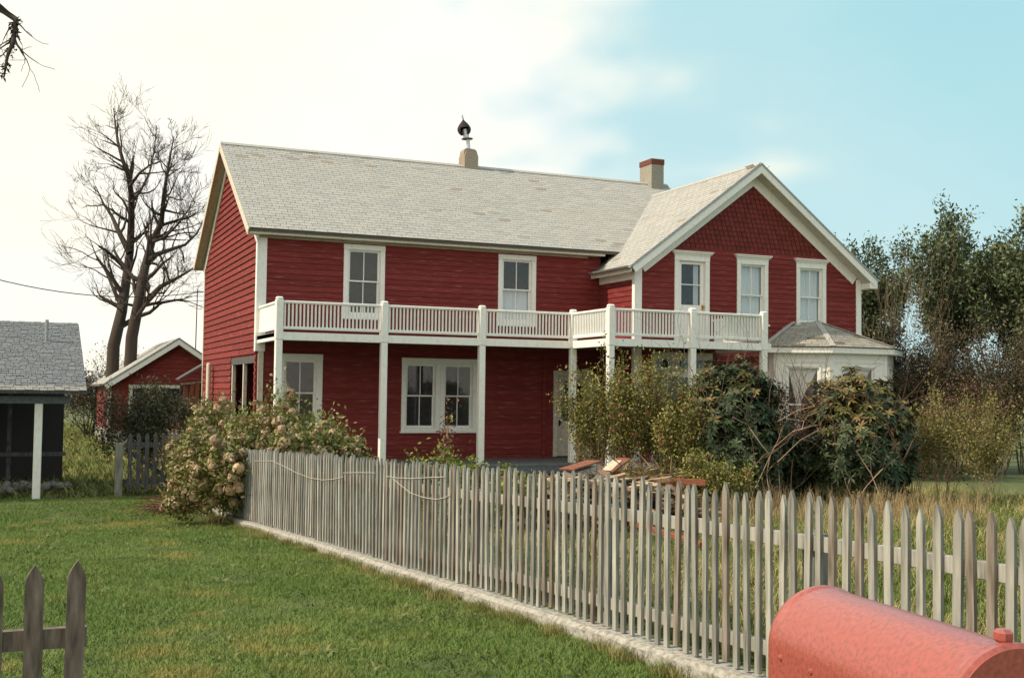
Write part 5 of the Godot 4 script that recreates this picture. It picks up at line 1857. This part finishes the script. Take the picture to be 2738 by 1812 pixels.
	for q in [[1592, 20.5, 2.4, 0.5, "budding olive-green shrub in front of the projecting porch corner"], [1695, 20.2, 2.6, 0.5, "tall budding olive-green shrub right of the porch corner post"], [1790, 20.5, 2.45, 0.6, "budding yellow-green shrub before the entrance door"], [1830, 19.8, 2.0, 0.45, "budding twiggy shrub leaning on the left rhododendron"], [1890, 18.2, 0.95, 0.5, "low olive shrub at the foot of the left rhododendron"]]:
		var p := at(q[0], 1260, q[1])
		var o := lo.duplicate()
		o["rad"] = q[3]
		shrub("budding_shrub", q[4], gpt(p.x, p.z), q[2], o)
	# rhododendrons
	var p1 := at(1965, 1260, 20.4)
	rhododendron("dark glossy rhododendron left of the bay's curtained window", gpt(p1.x, p1.z), Vector3(1.0, 2.55, 0.92), 2900, 0.35, 5)
	var p2 := at(2288, 1260, 21.2)
	rhododendron("dark rhododendron with yellowing top in front of the bay, rightmost", gpt(p2.x, p2.z), Vector3(1.0, 2.35, 0.95), 2700, 0.95, 9)
	var p3 := at(2120, 1280, 21.8)
	rhododendron("low dark rhododendron filling the gap between its taller neighbours", gpt(p3.x, p3.z), Vector3(0.8, 1.2, 0.75), 900, 0.1, 13)
	# bare canes arching between the rhododendrons
	var bt := thing("bramble_tangle", gpt(at(2110, 1260, 20.0).x, at(2110, 1260, 20.0).z), "tangle of pale bare canes between the two tall rhododendrons", "brambles")
	var bm := MB.new()
	var bp := bt.position
	for cset in [[[1960, 1110], [2000, 1140], [2030, 1180], [2060, 1215]], [[2020, 1300], [2070, 1200], [2120, 1155], [2170, 1135], [2190, 1140]], [[2080, 1122], [2130, 1102], [2180, 1085]], [[2110, 1115], [2150, 1130], [2145, 1150]], [[2060, 1215], [2050, 1270], [2060, 1330]], [[2080, 1230], [2140, 1180], [2190, 1150]], [[2290, 1200], [2330, 1270], [2360, 1340]], [[2360, 1250], [2320, 1300], [2290, 1340]]]:
		var path := []
		var rr := []
		for k in cset.size():
			path.append(at(cset[k][0] + 6.0 * sin(k * 3.1), cset[k][1] + 5.0 * cos(k * 2.3), 19.4 + 0.2 * sin(k * 2.0)) - bp)
			rr.append(0.0085 - 0.001 * k)
		bm.tube(path, rr, 5)
		for k in 2:
			var b: Vector3 = path[rng.randi() % path.size()]
			grow(bm, [], b, rnd_dir(Vector3(0, 1, 0), 1.0), 0.4, 0.006, 2, {"levels": 3, "kids": 3, "wander": 0.35})
	for k in 6:
		grow(bm, [], Vector3(rng.randfn() * 0.5, 0, rng.randfn() * 0.3), rnd_dir(Vector3.UP, 0.5), 1.0, 0.008, 1, {"levels": 3, "kids": 2, "wander": 0.3})
	var cn := part("canes", bm, mat(null, L(.34, .23, .17), 0.95), bt)
	cn.set_meta("kind", "stuff")
	# yellow-green thin shrubs on the right
	var ro := {"rad": 0.6, "stems": 14, "levels": 3, "kids": 3, "out": 0.45, "foot": 0.25, "r": 0.014, "rmin": 0.003, "per": 5, "l": 0.055, "w": 0.035, "lspread": 0.14, "cols": [Color(.15, .14, .03), Color(.12, .125, .028), Color(.19, .155, .05)], "twig": M.twig_tan, "group": "thin shrubs right of the bay", "spread": 0.5}
	for q in [[2440, 22.5, 1.9, "thin yellow-green shrub right of the big rhododendron"], [2530, 23.0, 2.0, "thin yellow-green shrub next to the right edge"], [2640, 22.0, 1.9, "thin yellow-green shrub at the right edge of the yard"]]:
		var p := at(q[0], 1300, q[1])
		shrub("thin_shrub", q[3], gpt(p.x, p.z), q[2], ro)
	# mound of dry straw and cut stems by the woodpile
	var sp2 := at(1700, 1290, 17.3)
	var sh := thing("straw_heap", gpt(sp2.x, sp2.z), "mound of tan dry stalks beside the woodpile", "straw heap")
	var sm := MB.new()
	for k in 2600:
		var a := rng.randf() * TAU
		var rr := sqrt(rng.randf())
		var top := 0.85 * (1.0 - rr * rr)
		var p := Vector3(cos(a) * rr * 1.15, top * pow(rng.randf(), 0.4), sin(a) * rr * 0.8)
		sm.leaf(p, Vector3(rng.randfn(), rng.randfn() * 0.35 + 0.12, rng.randfn()).normalized(), Vector3(rng.randfn(), 1.0, rng.randfn()).normalized(), rng.randf_range(0.18, 0.5), 0.014, pick([Color(.38, .28, .14), Color(.3, .2, .1), Color(.45, .34, .17), Color(.33, .27, .08), Color(.2, .12, .07)]))
	part("stalks", sm, M.leaf, sh)

func build_small_things() -> void:
	# ---- woodpile: split logs, each its own
	var c0 := Vector3(0.15, 0, 12.75)
	var c1 := Vector3(3.3, 0, 14.1)
	var along := (c1 - c0).normalized()
	var across := Vector3(-along.z, 0, along.x)
	var shapes := []
	for k in 5:
		var mb := MB.new()
		var pts := PackedVector2Array()
		var m := 3 + k % 3
		for j in m:
			var an := TAU * j / m + rng.randf_range(-0.25, 0.25)
			var r := rng.randf_range(0.042, 0.068)
			pts.append(Vector2(cos(an) * r * 1.25, sin(an) * r * 0.55))
		mb.prism(pts, Transform3D(), rng.randf_range(0.4, 0.8))
		shapes.append(mb.mesh())
	var n := 0
	for layer in 8:
		for col in 24:
			var s := (col + 0.5 * (layer % 2)) / 24.0
			var mound := 0.98 * pow(sin(PI * clampf(0.08 + s * 0.86, 0, 1)), 0.7)
			var y := 0.06 + layer * 0.095
			if y > mound:
				continue
			var p := c0.lerp(c1, s) + across * rng.randf_range(-0.12, 0.12)
			var g := ground(p.x, p.z)
			var yaw := atan2(across.x, across.z) + rng.randf_range(-1.2, 1.2)
			var o := MeshInstance3D.new()
			o.mesh = shapes[rng.randi() % 5]
			o.set_surface_override_material(0, M.split[rng.randi() % 5])
			o.transform = Transform3D(Basis(Vector3.UP, yaw) * Basis(Vector3.RIGHT, rng.randf_range(-0.3, 0.3)) * Basis(Vector3(0, 0, 1), rng.randf_range(-0.5, 0.5)), Vector3(p.x, g + y, p.z))
			o.name = numbered("firewood_log")
			add_child(o)
			tag(o, "split firewood log in the heap behind the picket fence", "log", "logs in the woodpile")
			n += 1
	# ---- boards on and around the pile
	var bd := [
		["plank", "pale raw plank sloping down over the woodpile", M.plank, at(1650, 1233, 17.6), at(1530, 1345, 15.6), 0.15, 0.035],
		["board", "rust-brown board lying on top of the woodpile, left of the pale plank", M.red_board, at(1515, 1255, 16.2), at(1590, 1232, 17.0), 0.24, 0.025],
		["board", "rust-brown board behind the pale plank, right of it", M.red_board, at(1620, 1262, 17.0), at(1668, 1226, 17.9), 0.22, 0.025],
		["board", "thin red-brown board lying level on the straw at the shrubs' foot", M.red_board, at(1720, 1283, 17.2), at(1888, 1290, 17.0), 0.05, 0.09],
		["board", "grey board lying across the top of the woodpile", M.picket[1], at(1545, 1262, 16.3), at(1585, 1243, 17.2), 0.12, 0.025],
		["board", "red board sloping down to the grass right of the woodpile", M.red_board, at(1690, 1398, 14.2), at(1880, 1455, 13.0), 0.09, 0.05],
		["board", "red board on the ground, lower right of the woodpile", M.red_board, at(1780, 1395, 14.6), at(1895, 1408, 14.4), 0.10, 0.05],
		["board", "tan board lying right of the woodpile under the fence rail", M.plank, at(1740, 1380, 14.6), at(1890, 1392, 14.6), 0.10, 0.04]]
	for b in bd:
		var mb := MB.new()
		var mid: Vector3 = (b[3] + b[4]) * 0.5
		bar(mb, b[3] - mid, b[4] - mid, b[5], b[6], Vector3.UP, 0.004)
		var o := part(b[0], mb, b[2], self)
		o.name = numbered(b[0])
		o.position = mid
		tag(o, b[1], b[0], "boards at the woodpile")
	# ---- white pole against the left wall
	var mb := MB.new()
	mb.cbox(Transform3D(Basis(Vector3.RIGHT, 0.01), Vector3(-0.16, 0.93, -6.35)), Vector3(0.10, 2.96, 0.24), 0.03)
	var po := part("white_pole", mb, M.white_old, self)
	po.name = numbered("white_pole")
	tag(po, "white wooden pole standing against the left end wall", "pole")
	# ---- little lean-to roof with boards behind the left wall
	var Ln := thing("lean_to", Vector3(-0.25, -0.44, -9.0), "small dark lean-to with red boards at the back house corner", "lean-to")
	mb = MB.new()
	bar(mb, Vector3(-0.45, 2.38, 0.1), Vector3(0.45, 2.95, 0.1), 0.9, 0.05, Vector3.UP)
	part("roof", mb, M.dark_wood, Ln)
	mb = MB.new()
	bar(mb, Vector3(-0.35, 2.25, 0.3), Vector3(0.3, 2.32, 0.3), 0.08, 0.06, Vector3.UP)
	part("beam", mb, M.picket[3], Ln)
	for q in [[-0.02, -0.18, 0.0], [0.12, 0.02, 0.06], [-0.2, -0.28, -0.1]]:
		mb = MB.new()
		bar(mb, Vector3(q[1], 0.0, 0.35 + q[2]), Vector3(q[0], 2.3, 0.3 + q[2]), 0.12, 0.03, Vector3(0, 0, 1))
		part("board", mb, M.red_board, Ln)
	mb = MB.new()
	mb.box(Vector3(-0.3, 0.0, -0.5), Vector3(0.35, 2.3, -0.45))
	part("back_panel", mb, M.dark_wood, Ln)
	# ---- television aerial
	var ap := vp(450, 800, 46.0)
	var An := thing("antenna_mast", Vector3(ap.x, -0.45, ap.z), "thin antenna mast between the garage and the house", "antenna")
	var hgt := vp(450, 668, 46.0).y + 0.45
	mb = MB.new()
	mb.tube([Vector3(0, 0, 0), Vector3(0.05, hgt, 0)], [0.025, 0.02], 6)
	part("mast", mb, M.wire, An)
	mb = MB.new()
	for k in 4:
		mb.tube([Vector3(-0.5 + 0.08 * k, hgt - 0.12 - 0.18 * k, -0.1), Vector3(0.5 - 0.08 * k, hgt - 0.1 - 0.18 * k, 0.1)], [0.01, 0.01], 4)
	part("element", mb, M.wire, An)
	# ---- service wire to the house
	var wp := []
	var wr := []
	var wa := Vector3(-0.05, 4.62, -8.5)
	var wb := at(-80, 727, 34.0)
	for k in 15:
		var t := k / 14.0
		wp.append(wa.lerp(wb, t) - Vector3(0, 0.75 * 4.0 * t * (1.0 - t) * 0.5, 0))
		wr.append(0.014)
	mb = MB.new()
	mb.tube(wp, wr, 5)
	var wo := part("service_wire", mb, M.wire, self)
	wo.name = numbered("service_wire")
	tag(wo, "thin dark overhead wire running from the house to the left", "wire")
	build_mailbox()

# rounded-top red box on a post at the roadside, lower right
func build_mailbox() -> void:
	var A := at(2219, 1575, 2.2)
	var B := at(2414, 1623, 2.01)
	var ax := (B - A)
	ax.y = 0.0
	ax = ax.normalized()
	var side := ax.cross(Vector3.UP)
	var w := 0.105
	var arm := 0.15
	var len := 0.52
	var top := A.y
	var mid := A - side * 0.0 + ax * (len * 0.5 - 0.04)
	var base := Vector3(mid.x, ground(mid.x, mid.z), mid.z)
	var C := thing("mailbox", base, "faded red rounded-top box close to the viewer at the lower right", "mailbox")
	var T := Transform3D(Basis(side, Vector3.UP, -ax), Vector3(0, top - base.y, 0))
	var prof := []
	for k in 57:
		var an := PI * k / 56.0
		prof.append(Vector2(cos(an) * w, sin(an) * w - w))
	prof.append(Vector2(-w, -w - arm))
	prof.append(Vector2(w, -w - arm))
	var loft := func(zs: Array, scale: Array) -> MB:
		var mb := MB.new()
		for i in zs.size() - 1:
			for k in prof.size():
				var p: Vector2 = prof[k]
				var q: Vector2 = prof[(k + 1) % prof.size()]
				var cc := Vector2(0, -w - arm * 0.4)
				var s0: float = scale[i]
				var s1: float = scale[i + 1]
				var p0 := cc + (p - cc) * s0
				var q0 := cc + (q - cc) * s0
				var p1 := cc + (p - cc) * s1
				var q1 := cc + (q - cc) * s1
				var outw := (p + q) * 0.5 - cc
				mb.quad(T * Vector3(p0.x, p0.y, zs[i]), T * Vector3(q0.x, q0.y, zs[i]), T * Vector3(q1.x, q1.y, zs[i + 1]), T * Vector3(p1.x, p1.y, zs[i + 1]), T.basis * Vector3(outw.x, outw.y, 0))
		return mb
	var h := len * 0.5
	put("body", (loft.call([h - 0.004, h - 0.014, h - 0.022, h - 0.03, -h + 0.012, -h + 0.008], [1.0, 1.02, 1.02, 1.0, 1.0, 0.99]) as MB).mesh(), M.box_paint, C)
	var cap := PackedVector2Array()
	for k in 59:
		cap.append(prof[k] * 0.99)
	var cm := MB.new()
	cm.prism(cap, T * Transform3D(Basis(), Vector3(0, 0, h - 0.008)), 0.006)
	part("back_panel", cm, M.box_paint, C)
	var dm: MB = loft.call([-h + 0.012, -h + 0.0, -h - 0.012, -h - 0.018], [1.012, 1.035, 1.035, 0.98])
	dm.prism(cap, T * Transform3D(Basis(), Vector3(0, 0, -h - 0.016)), 0.006)
	var door_ := part("door", dm, M.box_paint, C)
	var lt := MB.new()
	lt.cbox(T * Transform3D(Basis(), Vector3(0, 0.012, -h + 0.01)), Vector3(0.022, 0.02, 0.025), 0.005)
	part("latch", lt, M.box_paint, door_)
	for sx in [-1.0, 1.0]:
		for k in 5:
			var rv := MB.new()
			rv.lathe(T * Transform3D(Basis(Vector3(0, 0, 1), -sx * PI / 2), Vector3(sx * w, -w - 0.012, -h + 0.05 + k * 0.105)), [Vector2(0.006, 0.0), Vector2(0.005, 0.0025), Vector2(0.001, 0.0035)], 8)
			part("rivet", rv, M.box_paint, C)
	var fg := MB.new()
	fg.cbox(T * Transform3D(Basis(), Vector3(w + 0.008, -0.16, 0.05)), Vector3(0.004, 0.03, 0.2), 0.001)
	fg.cbox(T * Transform3D(Basis(), Vector3(w + 0.008, -0.14, -0.06)), Vector3(0.004, 0.07, 0.06), 0.001)
	part("flag", fg, M.rust, C)
	var bb := MB.new()
	bb.cbox(T * Transform3D(Basis(), Vector3(0, -w - arm - 0.014, 0)), Vector3(0.18, 0.025, 0.42), 0.003)
	part("bracket_board", bb, M.brown_wood, C)
	var pm := MB.new()
	var hgt: float = top - base.y - w - arm - 0.027
	pm.cbox(Transform3D(Basis(side, Vector3.UP, -ax), Vector3(0, hgt * 0.5 - 0.15, 0)), Vector3(0.1, hgt + 0.3, 0.1), 0.008)
	part("post", pm, M.brown_wood, C)

func smooth(mb: MB) -> ArrayMesh:
	var acc := {}
	for k in mb.v.size():
		var key := Vector3i(mb.v[k] * 2000.0)
		acc[key] = acc.get(key, Vector3.ZERO) + mb.n[k]
	for k in mb.v.size():
		mb.n[k] = (acc[Vector3i(mb.v[k] * 2000.0)] as Vector3).normalized()
	return mb.mesh()

# ---------------------------------------------------------------- grass
func tuft(blades: int, h: float, spread: float, w: float, droop: float) -> ArrayMesh:
	var mb := MB.new()
	for k in blades:
		var a := rng.randf() * TAU
		var r := sqrt(rng.randf()) * spread
		var p := Vector3(cos(a) * r, -0.01, sin(a) * r)
		var hh := h * rng.randf_range(0.5, 1.15)
		var d := Vector3(rng.randfn(), 0, rng.randfn()) * droop
		var s := Vector3(cos(a * 3.1), 0, sin(a * 3.1)) * w
		var g := rng.randf_range(0.86, 1.12)
		mb.tint = Color(g, g, g)
		var q := p + Vector3(d.x * 0.35, hh * 0.6, d.z * 0.35)
		var t := p + Vector3(d.x, hh * (1.0 - d.length() / (h + 0.01) * 0.25), d.z)
		var b := mb.v.size()
		mb.v.append_array(PackedVector3Array([p - s, p + s, q + s * 0.7, q - s * 0.7, t]))
		var gn := (s * 2.0).cross(q - p).normalized()
		if gn.y < 0.0 and absf(gn.y) > 0.2:
			s = -s
			gn = -gn
			mb.v[b] = p - s
			mb.v[b + 1] = p + s
			mb.v[b + 2] = q + s * 0.7
			mb.v[b + 3] = q - s * 0.7
		var nn := (gn + Vector3(0, 0.8, 0)).normalized()
		for j in 5:
			mb.n.append(nn)
			mb.c.append(mb.tint)
		mb.ix.append_array(PackedInt32Array([b, b + 2, b + 1, b, b + 3, b + 2, b + 3, b + 4, b + 2]))
	return mb.mesh()

func scatter(called: String, label: String, mesh: Mesh, list: Array, cols: PackedColorArray) -> void:
	var mm := MultiMesh.new()
	mm.transform_format = MultiMesh.TRANSFORM_3D
	mm.use_colors = true
	mm.mesh = mesh
	mm.instance_count = list.size()
	for k in list.size():
		mm.set_instance_transform(k, list[k])
		mm.set_instance_color(k, cols[k])
	var o := MultiMeshInstance3D.new()
	o.name = numbered(called)
	o.multimesh = mm
	o.material_override = M.grass
	add_child(o)
	tag(o, label, "grass", "", "stuff")

func build_grass() -> void:
	var f := noise(0.35, 21, 4)
	var f2 := noise(1.1, 23, 3)
	var lawn := []
	var lc := PackedColorArray()
	for k in 60000:
		# denser towards the viewer
		var z := lerpf(1.5, 24.5, pow(rng.randf(), 0.6))
		var x := rng.randf_range(-11.0, fence_x(z) - 0.10)
		if x < -5.9 - (27.0 - z) * 0.03 and rng.randf() < 0.97:
			continue
		var v := f.get_noise_2d(x, z)
		var v2 := f2.get_noise_2d(x, z)
		var g := Color(.14, .225, .05).lerp(Color(.195, .265, .07), clampf(0.5 + v * 1.3, 0, 1))
		if v2 + v * 0.6 > 0.36:
			g = g.lerp(Color(.36, .31, .10), clampf((v2 + v * 0.6 - 0.36) * 3.0, 0, 0.75))
		if v2 < -0.3:
			g = g.lerp(Color(.09, .145, .038), 0.7)
		var s := rng.randf_range(0.7, 1.25) * (1.0 + 0.7 * v2)
		lawn.append(Transform3D(Basis(Vector3.UP, rng.randf() * TAU).scaled(Vector3(1, s, 1)), Vector3(x, ground(x, z), z)))
		lc.append(g)
	scatter("lawn_grass", "short green lawn grass left of the picket fence", tuft(30, 0.055, 0.11, 0.0026, 0.03), lawn, lc)
	var weeds := []
	var wc := PackedColorArray()
	for k in 900:
		var z := rng.randf_range(6.0, 24.0)
		var x := rng.randf_range(-6.2, fence_x(z) - 0.2)
		if f2.get_noise_2d(x * 1.7 + 9.0, z * 1.7) < 0.05:
			continue
		var s := rng.randf_range(0.5, 1.3)
		weeds.append(Transform3D(Basis(Vector3.UP, rng.randf() * TAU).scaled(Vector3(s, s, s)), Vector3(x, ground(x, z), z)))
		wc.append(Color(.12, .17, .05).lerp(Color(.2, .2, .08), rng.randf()))
	scatter("lawn_weeds", "broad-leaved weed clumps dotted over the lawn", tuft(11, 0.075, 0.05, 0.012, 0.09), weeds, wc)
	# rough yard grass behind the fence
	var yardg := []
	var yc := PackedColorArray()
	var dry := []
	var dc := PackedColorArray()
	for k in 26000:
		var z := lerpf(4.5, 26.5, rng.randf())
		var x := fence_x(z) + 0.2 + pow(rng.randf(), 1.2) * 15.0
		if x > 0.0 and z < 5.0:
			continue
		var v := f.get_noise_2d(x * 1.3, z * 1.3)
		var t := Transform3D(Basis(Vector3.UP, rng.randf() * TAU).scaled(Vector3(1, rng.randf_range(0.6, 1.3), 1)), Vector3(x, ground(x, z), z))
		var dryness := 0.20 + v * 0.9 + 0.2 * smoothstep(16.0, 23.0, z)
		if rng.randf() < dryness:
			dry.append(t)
			dc.append(Color(.44, .36, .18).lerp(Color(.33, .31, .12), rng.randf()))
		else:
			yardg.append(t)
			yc.append(Color(.12, .17, .04).lerp(Color(.18, .21, .06), rng.randf()))
	for k in 260:
		var p := at(rng.randf_range(1880, 2640), 1330, rng.randf_range(17.0, 20.5))
		dry.append(Transform3D(Basis(Vector3.UP, rng.randf() * TAU).scaled(Vector3(0.8, rng.randf_range(1.3, 2.6), 0.8)), Vector3(p.x, ground(p.x, p.z), p.z)))
		dc.append(Color(.46, .36, .2).lerp(Color(.3, .2, .11), rng.randf()))
	scatter("yard_grass", "rough green grass in the yard behind the picket fence", tuft(16, 0.16, 0.14, 0.004, 0.08), yardg, yc)
	scatter("dry_grass", "tall tan dry grass in the yard behind the picket fence", tuft(14, 0.27, 0.13, 0.0035, 0.16), dry, dc)
	var far := []
	var fc := PackedColorArray()
	for k in 9000:
		var z := rng.randf_range(-40.0, 4.0)
		var x := rng.randf_range(-9.0, -0.8 if z > -9.0 else 2.0)
		far.append(Transform3D(Basis(Vector3.UP, rng.randf() * TAU).scaled(Vector3(2.0, rng.randf_range(0.7, 1.8), 2.0)), Vector3(x, ground(x, z), z)))
		fc.append(Color(.14, .2, .05).lerp(Color(.3, .28, .11), clampf(0.3 + f.get_noise_2d(x, z) + rng.randf() * 0.3, 0, 1)))
	scatter("meadow_grass", "rough grass beyond the gate around the garage", tuft(16, 0.16, 0.14, 0.006, 0.08), far, fc)
	# tufts along the curb and the foot of the bushes
	var ed := []
	var ec := PackedColorArray()
	for k in 2200:
		var z := rng.randf_range(5.0, 24.0)
		if f2.get_noise_2d(z * 2.0, 3.0) < -0.05:
			continue
		var x := fence_x(z) - 0.14 - absf(rng.randfn()) * 0.07
		ed.append(Transform3D(Basis(Vector3.UP, rng.randf() * TAU).scaled(Vector3(0.6, rng.randf_range(0.5, 1.1), 0.6)), Vector3(x, ground(x, z), z)))
		ec.append(Color(.13, .18, .04).lerp(Color(.36, .25, .12), 0.75 if rng.randf() < 0.25 else rng.randf() * 0.3))
	scatter("curb_grass", "longer grass tufts along the concrete curb", tuft(16, 0.17, 0.10, 0.0035, 0.07), ed, ec)
